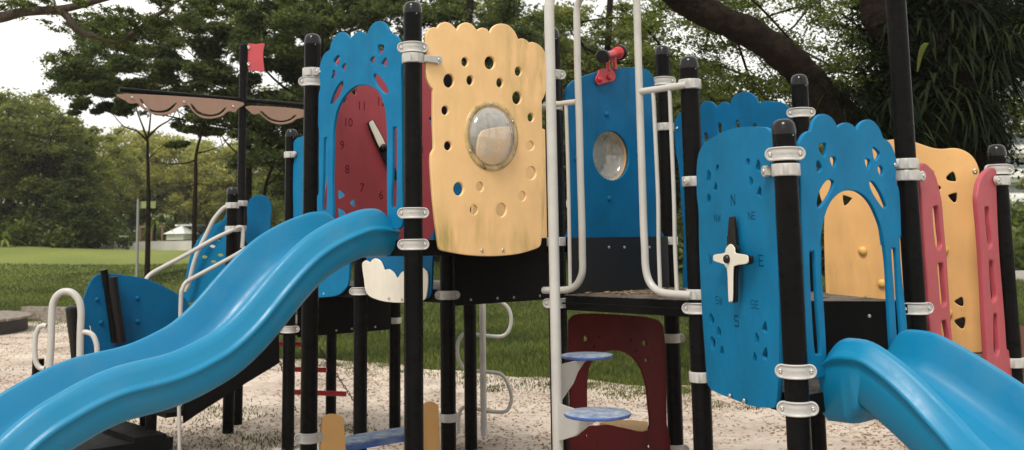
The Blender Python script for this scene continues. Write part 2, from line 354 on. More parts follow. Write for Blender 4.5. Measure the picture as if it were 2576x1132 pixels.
# ------------------------------------------------------------------ the play structure
PS = root('play_structure', (0.6, 7.2, 0), 'large black-posted climbing structure with blue, yellow and red panels and two blue slides', 'play structure')
post_r = .057
tops = dict(A=3.385, B=3.375, C=3.37, D=3.375, M=3.375, G=3.385, E=2.995, F=3.0, N=2.99, O=2.2, Q=2.985, R=1.5, S=2.3, P=2.49, H=2.467, I=5.4, K=2.464)
tops['O'] = 1.62; tops['R'] = 1.62; tops['S'] = 1.3
for n, z in tops.items():
    q = L[n]; b_ = MB().lathe([(post_r, -.05), (post_r, z-.075)], 48, flute=.012)
    if n in 'OS' or n == 'R': pass
    p = b_.build('post', 'black_post', PS, Matrix.Translation((q[0], q[1], 0)))
    c = MB().lathe([(.0592, z-.078), (.0592, z-.052), (.0575, z-.048), (.056, z-.035), (.050, z-.019), (.040, z-.008), (.026, z-.002), (.0, z)], 28)
    c.build('post_cap', 'black_cap', p, Matrix.Translation((q[0], q[1], 0)))
    bolt(p, (q[0]+.03, q[1]-.0505, z-.085), (.5, -.86), .35)
# decks
def deck(names, z, th=.10, label=None):
    poly = [L[n] for n in names]; c = sum(poly)/len(poly)
    poly = [c+(p-c)*(1-.035) for p in poly]
    if sum(poly[k][0]*poly[(k+1) % len(poly)][1]-poly[(k+1) % len(poly)][0]*poly[k][1] for k in range(len(poly))) < 0: poly = poly[::-1]
    o = MB().prism(poly, z-th, z-.004).build('deck', 'black_plate', PS); 
    t = MB().prism([c+(p-c)*.985 for p in poly], z-.004, z).build('deck_surface', 'deck_top', o)
    if label: o['label'] = label
    return o
deck('ABDC', HI); deck('CDMG', HI); deck('CEFG', MID, label='black mid-height deck with leaf litter on its worn grey top'); deck('NDMO', MID); deck('QNOR', MID); deck('PQRS', LOW)
deck('EIF', MID); deck('EHI', LOW); deck('FIK', LOW)
def riser(a, b_, z0, z1, off=.03, s0=.07, s1=.07, mat='riser', bolts=()):
    pl = Plane(L[a], L[b_], off); W_ = np.linalg.norm(L[b_]-L[a])
    o = panel('riser_plate', pl, [(s0, z0), (W_-s1, z0), (W_-s1, z1), (s0, z1)], [], mat, PS, th=.012, bev=.002, smoothn=1, raw=True)
    for x, y in bolts: pbolt(o, pl, x, y, .007, 1.1)
    return pl
riser('C', 'G', MID, HI-.002, .045, bolts=[(1530, 622), (1569, 622), (1632, 622)])
riser('D', 'M', HI-.505, HI-.002, .03, .03, .03, 'black_plate', bolts=[(1183, 754), (1250, 750), (1291, 748), (1356, 744)])
riser('Q', 'R', EYE-.875, MID-.002, .03, mat='black_plate', bolts=[(845, 831), (884, 827), (943, 822)])
riser('E', 'I', LOW, MID+.004, .045, .03, .03, 'black_plate', bolts=[(2187, 795)])
# arched blue panels (slide entrances)
pAB = Plane(L['A'], L['B']);  pAB = Plane(L['B'], L['A'])
ol = zb([(55, 1040), (52, 870), (52, 740), (66, 690), (66, 420), (68, 160), (62, 100), (62, 40)])+za([(80, 1060), (83, 900), (100, 820), (95, 720), (90, 640), (100, 560), (125, 480), (160, 425), (205, 396), (212, 370), (225, 320), (255, 255), (300, 207), (345, 195), (390, 210), (420, 245), (432, 272), (455, 250), (500, 205), (545, 190), (590, 200), (616, 222), (625, 215), (640, 190), (670, 130), (710, 90), (760, 70), (805, 80), (845, 115), (870, 165), (880, 208), (890, 212), (925, 215), (965, 245), (1000, 295), (1018, 350), (1022, 500), (1016, 640), (1022, 900)])+zb([(822, 250), (822, 600), (822, 1003), (690, 1003)])\
    + zb([(688, 900), (684, 500), (686, 250), (682, 120), (676, 20)])+za([(832, 1060), (805, 970), (770, 890), (720, 835), (650, 802), (580, 795), (510, 805), (440, 850), (380, 915), (330, 990), (295, 1070)])+zb([(222, 0), (210, 60), (198, 160), (195, 350), (190, 600), (186, 1040)])
hs = [zb([(113, 235), (128, 212), (144, 230), (146, 560), (136, 840), (118, 865), (98, 845), (106, 560)]), zb([(738, 140), (755, 117), (774, 135), (774, 500), (770, 800), (748, 832), (724, 812), (735, 500)]),
      za([(350, 750), (362, 775), (345, 850), (305, 930), (262, 985), (225, 1015), (215, 1000), (238, 925), (270, 850), (310, 785)]), za([(725, 668), (765, 690), (815, 750), (860, 820), (873, 870), (850, 893), (800, 870), (745, 805), (708, 730), (705, 685)]),
      za([(318, 460), (318, 520), (290, 577), (262, 555), (253, 520), (285, 470)]), za([(392, 553), (394, 585), (370, 638), (350, 620), (344, 590), (365, 560)]), za([(245, 630), (275, 640), (272, 690), (235, 722), (228, 710), (240, 670)]),
      za([(765, 340), (820, 345), (818, 385), (795, 430), (775, 457), (760, 440), (752, 380)]), za([(690, 480), (715, 475), (718, 510), (695, 562), (675, 550), (667, 510)]), za([(850, 488), (855, 530), (845, 583), (800, 560), (797, 545), (825, 500)])]
o = panel('arch_panel', pAB, ol, hs, 'blue_panel', PS, .022, .005, label='blue cloud-topped arch panel above the left slide')
pbolt(o, pAB, 808, 181, .011, 1.2)
pHI = Plane(L['H'], L['I'])
ol = z8([(185, 735), (175, 400), (165, 100)])+zh([(92, 900), (85, 530), (72, 400), (75, 310), (85, 270), (110, 225), (145, 200), (165, 196), (175, 160), (190, 115), (220, 80), (255, 68), (295, 78), (330, 105), (355, 145), (364, 170), (372, 164), (385, 150), (430, 133), (470, 145), (500, 170), (514, 184), (520, 172), (530, 150), (560, 122), (600, 110), (640, 125), (675, 165), (700, 220), (712, 250), (745, 270), (775, 310), (798, 370), (812, 440), (808, 490), (805, 550), (812, 590), (828, 640), (836, 720), (842, 860), (845, 1000)])\
    + z8([(655, 60), (660, 200), (675, 350), (688, 470), (690, 545), (660, 590), (625, 640), (612, 600), (600, 400), (590, 200), (575, 80)])+zh([(718, 1060), (695, 930), (660, 830), (620, 750), (570, 690), (510, 652), (450, 645), (400, 655), (350, 690), (310, 740), (275, 820), (250, 920), (240, 1000), (237, 1100)])+z8([(258, 100), (262, 250), (275, 450), (285, 650), (285, 735), (268, 765), (200, 770)])
hs = [z8([(200, 150), (212, 137), (228, 150), (240, 400), (257, 630), (242, 647), (226, 630), (210, 400)]), z8([(613, 135), (625, 120), (636, 135), (648, 350), (664, 555), (650, 574), (640, 555), (628, 350)])]
hs += [zh(q) for q in ([(225, 300), (270, 290), (280, 310), (278, 375), (262, 392), (245, 370), (225, 340)], [(310, 400), (345, 395), (355, 420), (350, 455), (338, 470), (320, 450)], [(207, 430), (225, 425), (247, 465), (245, 490), (222, 510), (208, 490)],
      [(630, 330), (645, 322), (683, 360), (680, 390), (655, 420), (640, 400)], [(572, 415), (605, 413), (613, 435), (603, 483), (588, 480)], [(685, 455), (708, 480), (708, 525), (690, 533), (672, 500), (670, 475)],
      [(305, 563), (335, 575), (335, 610), (310, 670), (270, 730), (232, 775), (212, 765), (210, 720), (230, 650), (270, 585)], [(608, 580), (640, 585), (690, 660), (725, 740), (733, 770), (715, 780), (690, 755), (640, 680), (612, 620)])]
o = panel('arch_panel', pHI, ol, hs, 'blue_panel', PS, .022, .005, label='blue cloud-topped arch panel above the right slide')
pbolt(o, pHI, *zh([(797, 452)])[0], .011, 1.3)
# red clock panel
pBD = Plane(L['B'], L['D'])
ol = [(830, 606), (832, 400), (835, 220), (845, 160), (880, 130), (940, 126), (1000, 130), (1050, 146), (1073, 170), (1086, 205), (1086, 285), (1079, 298), (1085, 325), (1083, 450), (1076, 606)]
hs = [za([(440, 870), (485, 835), (500, 850), (490, 912), (475, 905)]), za([(345, 1000), (378, 935), (390, 945), (380, 985)]), za([(325, 790), (360, 745), (368, 755), (358, 800)]), zb([(236, 690), (248, 676), (298, 715), (292, 730), (245, 760), (235, 740)]), zb([(340, 795), (375, 766), (390, 775), (388, 835), (370, 832)]), zb([(233, 855), (245, 843), (308, 880), (302, 895), (255, 938), (240, 915)])]
tx = []
def T(pl, t, xy, hpx, sx=1.):
    s_, z_ = pl(*xy); s2, z2_ = pl(xy[0], xy[1]+hpx); tx.append((t, abs(z_-z2_)/.70, s_, z_, sx))
for t, xy in (('12', za([(775, 985)])[0]), ('11', za([(558, 1033)])[0]), ('10', zb([(322, 70)])[0]), ('9', zb([(268, 278)])[0]), ('8', zb([(314, 496)])[0]), ('7', zb([(448, 662)])[0]), ('6', zb([(620, 730)])[0])): T(pBD, t, xy, 21.5, .92)
cen = pBD(*zb([(640, 300)])[0])
for k, t in enumerate('12345'):
    s_, z_ = pBD(*zb([(268, 278)])[0]); rad = abs(s_-cen[0]); a = radians(90-30*(k+1)); tx.append((t, .085, cen[0]+rad*cos(a), cen[1]+1.15*rad*sin(a), .92))
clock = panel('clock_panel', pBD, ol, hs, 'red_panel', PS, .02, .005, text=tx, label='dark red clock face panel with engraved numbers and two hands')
def hand(name, plane, pts, out, th, mat, parent, label=None):
    pl2 = Plane(plane.a, plane.a+plane.e, out)
    return panel(name, pl2, pts, [], mat, parent, th, .003, label=label, smoothn=4)
hand('clock_hand', pBD, zb([(502, 85), (510, 60), (535, 50), (560, 62), (665, 265), (660, 310), (612, 320), (590, 290), (540, 190)]), .025, .014, 'black_rubber', clock)
hand('clock_hand_face', pBD, zb([(517, 90), (522, 62), (540, 53), (556, 64), (660, 262), (640, 300), (605, 290), (560, 190)]), .034, .005, 'white_panel', clock, 'pale grey front of the short clock hand')
hand('clock_hand', pBD, zb([(595, 300), (640, 270), (680, 300), (768, 540), (768, 578), (745, 590), (725, 570), (620, 360)]), .030, .012, 'black_rubber', clock, 'long black clock hand')
def knob(parent, plane, xy, out, r, mat, name='knob', fl=.6):
    pk = Plane(plane.a, plane.a+plane.e, out); q = pk.w(pk(*xy), 0); M = Matrix.Translation(Vector(q)) @ Vector((plane.n[0], plane.n[1], 0)).to_track_quat('Z', 'Y').to_matrix().to_4x4()
    return MB().lathe([(r*.9, -.004), (r, r*.15), (r*.92, r*fl*.6), (r*.65, r*fl*.9), (r*.3, r*fl), (0, r*fl*1.02)], 20).build(name, mat, parent, M)
knob(clock, pBD, zb([(642, 298)])[0], .040, .030, 'black_cap', 'hub_cap', 1.)
# yellow porthole panel
pAC = Plane(L['A'], L['C'], .035)
ol = zY([(160, 985), (145, 900), (115, 650), (95, 420), (85, 250), (88, 170), (108, 130), (112, 110)])+zy([(112, 1100), (105, 900), (105, 665), (100, 645), (75, 610), (50, 540), (45, 440), (52, 370), (42, 300), (40, 220), (42, 180), (70, 125), (110, 108), (135, 112), (143, 114), (165, 80), (215, 62), (265, 80), (300, 115), (314, 132), (320, 126), (340, 90), (390, 66), (440, 80), (475, 115), (489, 134), (497, 130), (530, 112), (570, 120), (594, 148), (603, 148), (625, 110), (665, 82), (715, 77), (770, 95), (820, 150), (848, 208), (856, 210), (885, 205), (920, 220), (943, 242), (950, 241), (975, 237), (1020, 255), (1060, 290), (1085, 340), (1092, 400), (1095, 480), (1093, 560), (1088, 660), (1070, 720), (1052, 755), (1055, 800), (1058, 1132)])\
    + zY([(1062, 150), (1080, 215), (1088, 290), (1082, 500), (1065, 750), (1050, 920), (1030, 975), (960, 1005), (850, 1035), (700, 1052), (560, 1055), (400, 1045), (250, 1020), (185, 1005)])
def ell(f, cx, cy, rx, ry, n=16): return f([(cx+rx*cos(2*pi*k/n), cy+ry*sin(2*pi*k/n)) for k in range(n)])
hs = [ell(zy, *q) for q in ((383, 410, 30, 40), (600, 418, 45, 57), (848, 492, 30, 41), (243, 574, 46, 60), (428, 570, 30, 42), (687, 592, 29, 41), (836, 722, 40, 56), (211, 832, 31, 40), (957, 893, 27, 38))]
hs += [ell(zY, *q) for q in ((236, 95, 33, 40), (952, 95, 34, 40), (960, 332, 43, 57), (328, 470, 44, 59), (514, 452, 31, 42), (461, 652, 33, 43), (699, 653, 45, 60), (883, 533, 32, 42))]
pc = pAC(*zy([(613, 1055)])[0]); pt = pAC(*zy([(613, 750)])[0]); pr = pt[1]-pc[1]
hs.append(circ(pAC, pc, pr*.80, 32)); raw_h = hs[-1]
yel = None
def panel_mixed(name, plane, outline, holes_px, holes_raw, mat, parent, th, bev, label):
    ol_ = crv(plane.pts(outline), 4, True); hs_ = [crv(plane.pts(h), 4, True) for h in holes_px]+[crv(h, 4, True) for h in holes_raw]
    me = curve_mesh([ol_]+hs_, th/2-bev, bev); me.name = name; setmat(me, mat); o_ = link(bpy.data.objects.new(name, me), parent, plane.M)
    if label: o_['label'] = label
    return o_
yel = panel_mixed('porthole_panel', pAC, ol, hs[:-1], [raw_h], 'yellow_main', PS, .022, .005, 'stained pale yellow cloud-topped panel with round holes and a bubble window')
def porthole(parent, plane, c, r, ring, sgn=1, bolts=6):
    M = Matrix.Translation(Vector(plane.w(c, 0))) @ frame((0, 0, 0), (plane.e[0], plane.e[1], 0), (0, 0, 1), (plane.n[0], plane.n[1], 0))
    if sgn < 0: M = M @ Matrix.Rotation(pi, 4, 'X')
    if ring: 
        o_ = MB().lathe([(r*.83, .011), (r*.84, .017), (r*.99, .017), (r*1.0, .011)], 56).build('window_ring', 'port_ring', parent, M)
        for k in range(bolts):
            a = pi/2+2*pi*k/bolts; bolt(o_, plane.w((c[0]+r*.92*cos(a), c[1]+r*.92*sin(a)), .0175), plane.n, 1.1)
    R_ = r*.835; pr_ = [(R_*cos(t), .008+R_*.48*sin(t)) for t in np.linspace(0, pi/2, 14)]
    MB().lathe(pr_, 48).build('bubble_window', 'dome', parent, M)
porthole(yel, pAC, pc, pr, True)
for q in ((530, 1005), (713, 1003)): pbolt(yel, pAC, *zY([q])[0], .011, 1.3)
# telescope panel
pCG = Plane(L['C'], L['G'], .02)
ol = zq([(292, 1204), (285, 1132), (272, 700), (268, 560), (265, 480), (275, 440), (300, 410), (350, 385), (430, 360), (500, 345), (570, 340), (640, 342), (680, 355), (705, 385), (714, 430), (716, 500), (722, 700), (728, 950), (733, 1132), (735, 1204)])
pcn = pCG(*zq([(495, 783)])[0]); ptn = pCG(*zq([(495, 660)])[0]); rr = ptn[1]-pcn[1]
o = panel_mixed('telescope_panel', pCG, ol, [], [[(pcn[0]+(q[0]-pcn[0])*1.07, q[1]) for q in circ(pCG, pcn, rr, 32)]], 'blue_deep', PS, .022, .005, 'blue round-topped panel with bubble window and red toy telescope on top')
M = Matrix.Translation(Vector(pCG.w(pcn, 0))) @ frame((0, 0, 0), (pCG.e[0], pCG.e[1], 0), (0, 0, 1), (pCG.n[0], pCG.n[1], 0))
MB().lathe([(rr*1.0, -.008), (rr*1.1, -.008), (rr*1.1, -.02), (rr*1.0, -.02), (rr*1.0, -.008)], 48).build('window_ring', 'yellow_old', o, M @ Matrix.Translation((0, 0, -.006)))
R_ = rr*1.03; MB().lathe([(R_*cos(t), -.03-R_*.5*sin(t)) for t in np.linspace(0, pi/2, 14)], 48).build('bubble_window', 'dome', o, M)
for q in ((475, 575), (488, 998), (323, 800), (632, 770)): knob(o, pCG, zq([q])[0], .010, .020, 'blue_deep', 'bolt_cover', .8)
# telescope
tel = MB(); pT = Plane(L['C'], L['G'], .045)
pts = pT.pts(zq([(418, 402), (430, 372), (442, 350), (492, 345), (512, 362), (518, 388), (508, 408), (480, 416), (455, 422), (432, 428)]))
tm = panel('telescope_mount', pT, pts, [], 'bright_red', o, .014, .004, raw=True, label='red metal telescope mount with two domed bolts')
for q in ((440, 400), (487, 390)): knob(tm, pT, zq([q])[0], .006, .022, 'bright_red', 'bolt_cover', .8)
pa = pT(*zq([(485, 350)])[0]); pb = pT(*zq([(488, 300)])[0]); pc2 = pT(*zq([(520, 345)])[0]); pd = pT(*zq([(518, 292)])[0])
br = MB()
for (q0, w0), (q1, w1) in (((pa[0], pa[1]-.01), (pb[0], pb[1])), ((pc2[0], pc2[1]-.01), (pd[0], pd[1]))):
    br.tube([pT.w((q0, w0), 0), pT.w(((q0+q1)/2, (w0+w1)/2), -.005), pT.w((q1, w1), -.01)], [.017, .015, .017], 10)
br.build('telescope_bracket', 'bright_red', tm)
t0 = np.array(pT.w(pT(*zq([(428, 290)])[0]), .06)); t1 = np.array(pT.w(pT(*zq([(572, 258)])[0]), -.06)); ax = (t1-t0)/np.linalg.norm(t1-t0)
MB().tube([t0, t0+(t1-t0)*.5, t0+(t1-t0)*.72, t0+(t1-t0)*.74, t1-ax*.02], [.029, .030, .031, .040, .050], 20).build('telescope_tube', 'bright_red', o)['label'] = 'red toy telescope tube tilted up to the right'
MB().tube([t0-ax*.022, t0-ax*.018, t0+ax*.016, t0+ax*.02], [.044, .048, .048, .042], 20).build('telescope_eyepiece', 'black_rubber', o)
MB().tube([t1-ax*.03, t1-ax*.026, t1+ax*.012, t1+ax*.016], [.054, .060, .060, .054], 20).build('telescope_rim', 'black_rubber', o)
# crown panel at the back of the middle deck
pGF = Plane(L['G'], L['F'], .0)
ol = zq([(868, 1180), (855, 1040), (842, 850), (830, 780), (822, 700), (820, 640), (825, 600), (845, 573), (870, 560), (905, 555), (948, 545), (960, 515), (990, 508), (1020, 520), (1034, 535), (1060, 515), (1085, 515), (1098, 525), (1115, 490), (1150, 467), (1195, 465), (1230, 490), (1247, 517), (1275, 508), (1300, 508)])+z7([(35, 512), (60, 512), (95, 530), (110, 560), (112, 620), (108, 700), (100, 760)])+[(1984, 640), (1980, 800), (1740, 800)]
hs = [zq([(x-9, y-18), (x, y-28), (x+9, y-18), (x+9, y+18), (x, y+28), (x-9, y+18)]) for x, y in ((978, 695), (1048, 645), (1138, 632), (1225, 650))]
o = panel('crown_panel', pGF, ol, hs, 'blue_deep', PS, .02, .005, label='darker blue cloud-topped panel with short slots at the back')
pbolt(o, pGF, *zq([(835, 645)])[0], .011, 1.2)
# compass panel
pEH = Plane(L['E'], L['H'], .045)
ol = zc([(84, 1100), (82, 900), (75, 770), (65, 690), (62, 580), (62, 450), (75, 330), (100, 260), (140, 205), (220, 150), (330, 95), (440, 68), (560, 60), (660, 65), (700, 80), (730, 125), (750, 190), (762, 300), (770, 600), (778, 900)])+zd([(583, 200), (592, 500), (590, 800), (582, 950), (570, 1020), (545, 1035), (440, 1025), (330, 985), (230, 945), (195, 915), (182, 870), (170, 700), (155, 500), (145, 300)])
hs = [zc(q) for q in ([(165, 450), (190, 480), (188, 535), (155, 558), (158, 500)], [(240, 410), (260, 405), (262, 430), (245, 475), (235, 455)], [(232, 560), (248, 590), (246, 640), (217, 630), (225, 590)], [(165, 668), (192, 690), (190, 725), (162, 765), (155, 730)], [(515, 350), (543, 355), (543, 385), (522, 427), (513, 395)], [(618, 355), (637, 385), (640, 440), (630, 470), (597, 450), (605, 390)], [(545, 505), (573, 540), (568, 580), (545, 602), (540, 555)], [(635, 598), (652, 640), (645, 708), (612, 680), (615, 640)])]
hs += [zd(q) for q in ([(200, 497), (222, 530), (218, 555), (197, 557)], [(245, 573), (262, 600), (258, 632), (239, 625)], [(203, 630), (228, 650), (225, 690), (205, 702)], [(265, 682), (277, 700), (275, 732), (257, 728)], [(512, 542), (522, 575), (520, 612), (494, 592)], [(458, 608), (477, 635), (474, 665), (456, 668)], [(515, 690), (525, 720), (520, 768), (494, 742)], [(450, 718), (464, 745), (462, 768), (444, 768)])]
def block(word, cx, cy, h, w, t=.13, gap=.35):
    G_ = {'N': [(0, 0), (t, 0), (t, .72), (1-t*1.3, 0), (1, 0), (1, 1), (1-t, 1), (1-t, .28), (t*1.3, 1), (0, 1)],
          'E': [(0, 0), (1, 0), (1, t*.8), (t, t*.8), (t, .5-t*.4), (.85, .5-t*.4), (.85, .5+t*.4), (t, .5+t*.4), (t, 1-t*.8), (1, 1-t*.8), (1, 1), (0, 1)],
          'W': [(.2, 0), (.34, 0), (.5, .58), (.66, 0), (.8, 0), (1, 1), (.88, 1), (.73, .32), (.56, .9), (.44, .9), (.27, .32), (.12, 1), (0, 1)],
          'S': [(.1, 0), (.85, 0), (1, .12), (1, .46), (.85, .57), (.2, .57), (t, .64), (t, .84), (.25, 1-t*.8), (1, 1-t*.8), (.95, 1), (.15, 1), (0, .88), (0, .57), (.15, .45), (.8, .45), (1-t, .4), (1-t, .18), (.78, t*.8), (0, t*.8), (.03, .02)]}
    tot = len(word)*w+(len(word)-1)*w*gap; x0 = cx-tot/2; out = []
    for k, c in enumerate(word): out.append([(x0+k*w*(1+gap)+q[0]*w, cy-h/2+q[1]*h) for q in G_[c]])
    return out
tx = []
def T2(pl, t, xy, hpx):
    s_, z_ = pl(*xy); s2, z2_ = pl(xy[0], xy[1]+hpx); h = abs(z_-z2_); tx.append(block(t, s_, z_, h, h*(.95 if len(t) == 1 else 1.0), .17, .16))
for t, xy, hp in (('N', zc([(392, 724)])[0], 29), ('NW', zc([(251, 890)])[0], 19.5), ('NE', zc([(562, 867)])[0], 20.5), ('W', zd([(203, 192)])[0], 28), ('E', zd([(489, 202)])[0], 30), ('SW', zd([(250, 428)])[0], 20.5), ('SE', zd([(452, 451)])[0], 21.5), ('S', zd([(350, 544)])[0], 30)): T2(pEH, t, xy, hp)
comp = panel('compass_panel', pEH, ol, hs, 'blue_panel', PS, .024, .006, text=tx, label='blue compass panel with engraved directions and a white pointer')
for q in ((323, 966), (404, 994)): pbolt(comp, pEH, *zd([q])[0], .013, 1.4)
cross = zd([(315, 107), (338, 128), (345, 158), (405, 170), (415, 192), (408, 218), (345, 230), (330, 260), (327, 420), (316, 431), (305, 424), (298, 262), (285, 235), (278, 222), (225, 205), (218, 187), (225, 168), (280, 158), (290, 130)])
dx = zd([(24, 2)])[0][0]-zd([(0, 0)])[0][0]
crossb = [(x+dx, y+1.2) for x, y in cross]
hand('compass_back_pointer', pEH, crossb, .040, .014, 'black_rubber', comp)
hand('compass_needle', pEH, zc([(350, 1132), (352, 1000), (362, 890), (372, 877), (388, 875), (405, 885), (415, 1000), (424, 1132)])+zd([(355, 130), (340, 190), (305, 190), (302, 60)]), .028, .014, 'black_rubber', comp, 'long black compass needle pointing north')
hand('compass_pointer', pEH, cross, .062, .006, 'white_panel', comp, 'off-white cross-shaped compass pointer')
knob(comp, pEH, zd([(300, 193)])[0], .066, .024, 'black_cap', 'hub_cap', 1.)
# wavy yellow panel between F and K
pFK = Plane(L['F'], L['K'], .0)
ol = zr([(475, 1008), (483, 900), (485, 780), (475, 620), (465, 480), (455, 350), (452, 290), (468, 220), (472, 185), (455, 140), (430, 110), (395, 90), (355, 82), (300, 86), (255, 80), (210, 65), (175, 54), (110, 42)])+[(2228, 353), (2200, 354), (2165, 366), (2120, 375), (2090, 386), (2068, 420), (2060, 455), (2062, 490), (2073, 530), (2073, 600), (2078, 745), (2090, 860)]
hs = [zr(q) for q in ([(322, 218), (330, 205), (350, 190), (360, 200), (367, 228), (355, 233), (330, 228)], [(244, 183), (262, 185), (268, 200), (258, 212), (240, 205)], [(272, 250), (285, 250), (299, 262), (285, 275), (272, 272)], [(332, 300), (340, 292), (365, 285), (371, 292), (368, 322), (355, 327)], [(360, 778), (375, 765), (395, 758), (401, 792), (388, 797)], [(360, 868), (375, 855), (407, 850), (405, 890), (390, 899)])]+[zh([(418, 690), (430, 683), (478, 700), (482, 712), (440, 757), (425, 748)]), [(2128, 775), (2150, 768), (2148, 790)]]
wav = panel('climbing_panel', pFK, ol, hs, 'yellow_old', PS, .02, .005, label='wavy-topped orange-yellow climbing panel with triangular holes and knobs')
for xy in (zh([(567, 1100)])[0], zr([(32, 695)])[0], zr([(217, 695)])[0], zr([(311, 545)])[0], zr([(196, 400)])[0], zr([(330, 830)])[0]): knob(wav, pFK, xy, .01, .028, 'yellow_knob', 'climbing_knob', .95)
pbolt(wav, pFK, *zr([(452, 187)])[0], .011, 1.6)
# red climber side plates between I and K
pIK = Plane(L['I'], L['K'], .0)
ol = zr([(190, 240), (188, 180), (205, 150), (235, 165), (262, 205), (280, 270), (292, 330), (300, 430), (312, 560), (322, 720), (332, 880), (345, 1100), (250, 1100), (238, 915), (228, 720), (215, 560), (205, 400), (198, 290)])
hs = [zr(q) for q in ([(250, 360), (262, 345), (275, 355), (285, 450), (292, 515), (283, 540), (265, 530), (255, 450)], [(272, 615), (285, 602), (298, 612), (305, 700), (312, 780), (300, 798), (285, 785), (278, 700)], [(288, 880), (300, 862), (312, 870), (325, 945), (322, 1000), (302, 990)])]
o = panel('climber_side_plate', pIK, ol, hs, 'pink_red', PS, .035, .008, label='slotted pinkish red side plate beside the tall black post')
ol = zr([(453, 330), (455, 280), (465, 230), (485, 195), (510, 175), (530, 173), (540, 200), (540, 280), (545, 420), (552, 560), (565, 720), (578, 880), (585, 985), (597, 1010), (606, 1180), (508, 1180), (498, 1035), (490, 900), (480, 700), (468, 500)])
hs = [zr(q) for q in ([(485, 365), (492, 350), (505, 355), (510, 420), (520, 510), (512, 530), (500, 525)], [(505, 605), (515, 590), (525, 600), (532, 680), (540, 755), (530, 775), (516, 765)], [(525, 845), (533, 832), (543, 845), (550, 950), (552, 1000), (542, 1020), (528, 1005)])]
o = panel('climber_side_plate', pIK, ol, hs, 'pink_red', PS, .035, .008, label='slotted pinkish red side plate at the far right post')
# far blue panels with the white cloud
pNQ = Plane(L['Q'], L['N'], .0)
ol = [(738, 740), (740, 560), (738, 440), (742, 400), (739, 365), (748, 348), (765, 342), (800, 330), (860, 340), (890, 350)]+[(893, 500), (884, 600), (880, 700), (872, 725), (850, 743), (815, 748), (770, 748)]
o = panel('side_panel', pNQ, ol, [zb([(10, 0), (20, 5), (14, 20)])], 'blue_panel', PS, .02, .005, label='blue panel behind the left slide post')
pbolt(o, pNQ, 817, 739, .011, 1.2)
pND = Plane(L['N'], L['D'], .0)
ol = [(925, 700), (920, 500), (918, 400), (940, 330), (1000, 305), (1060, 300), (1088, 312), (1092, 400), (1096, 560), (1090, 660), (1086, 735), (1070, 752), (1030, 757), (960, 750), (935, 735)]
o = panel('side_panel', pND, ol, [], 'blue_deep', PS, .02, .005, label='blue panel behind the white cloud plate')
ol = z4([(545, 270), (537, 215), (538, 190), (555, 178), (575, 188), (582, 180), (600, 168), (625, 178), (640, 205), (648, 225), (670, 222), (695, 240), (710, 265), (718, 262), (735, 238), (765, 225), (800, 222), (840, 215), (850, 222), (862, 235), (868, 270), (862, 340), (848, 375), (800, 388), (700, 390), (620, 378), (560, 345)])
cl = hand('cloud_plate', pND, ol, .022, .012, 'white_panel', o, 'white cloud-shaped plate on the blue panel')
plc = Plane(L['N'], L['D'], .03)
for q in ((669, 368), (735, 373)): pbolt(cl, plc, *z4([q])[0], 0, 1.4)
pNO = Plane(L['O']-uh*.5, L['O'], 0.)
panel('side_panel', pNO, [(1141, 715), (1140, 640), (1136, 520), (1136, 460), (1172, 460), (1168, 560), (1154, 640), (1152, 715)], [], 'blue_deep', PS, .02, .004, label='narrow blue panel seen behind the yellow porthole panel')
pDM = Plane(L['D'], L['M'], .0)
panel('side_panel', pDM, [(1200, 600), (1198, 420), (1205, 340), (1240, 322), (1300, 318), (1350, 322), (1378, 340), (1386, 450), (1384, 600)], [], 'yellow_panel', PS, .02, .005, label='yellow panel at the back of the high deck')
# maroon play panel under the middle deck
pCG2 = Plane(L['C'], L['G'], -.01)
ol = zQ([(300, 1180), (292, 900), (287, 700), (285, 500), (295, 470), (320, 452), (400, 445), (600, 455), (700, 468), (740, 488), (760, 530), (770, 700), (775, 1000), (778, 1180)])
hs = [zQ(q) for q in ([(375, 905), (375, 800), (385, 720), (420, 660), (470, 635), (530, 632), (590, 655), (640, 710), (668, 790), (680, 880), (683, 1032), (560, 1020), (480, 1004), (377, 1004)], [(362, 555), (380, 570), (378, 583), (358, 582)], [(430, 558), (438, 563), (432, 568)], [(405, 602), (413, 610), (405, 617)], [(586, 568), (596, 572), (592, 581)], [(616, 622), (624, 630), (617, 640)], [(650, 597), (668, 575), (674, 611)], [(662, 678), (678, 668), (680, 692)], [(370, 1050), (382, 1060), (374, 1072)], [(416, 1102), (425, 1110), (417, 1122)], [(678, 1112), (692, 1104), (692, 1125)])]
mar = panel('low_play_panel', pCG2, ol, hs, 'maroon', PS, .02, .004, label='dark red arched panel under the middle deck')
sp0 = Plane(L['C'], L['G'], .0)
a0 = sp0(*zQ([(410, 1003)])[0]); a1 = sp0(*zQ([(683, 1032)])[0])
zt = a1[1]+.0
pln = [onz(x_, y_, zt)[:2] for x_, y_ in zQ([(480, 1003), (560, 1024), (640, 1034), (684, 1030), (684, 990), (600, 980), (500, 983), (440, 994)])]
MB().prism(pln, zt-.02, zt+.0).build('play_counter', 'yellow_old', PS)['label'] = 'small orange-yellow counter in the dark red arch'
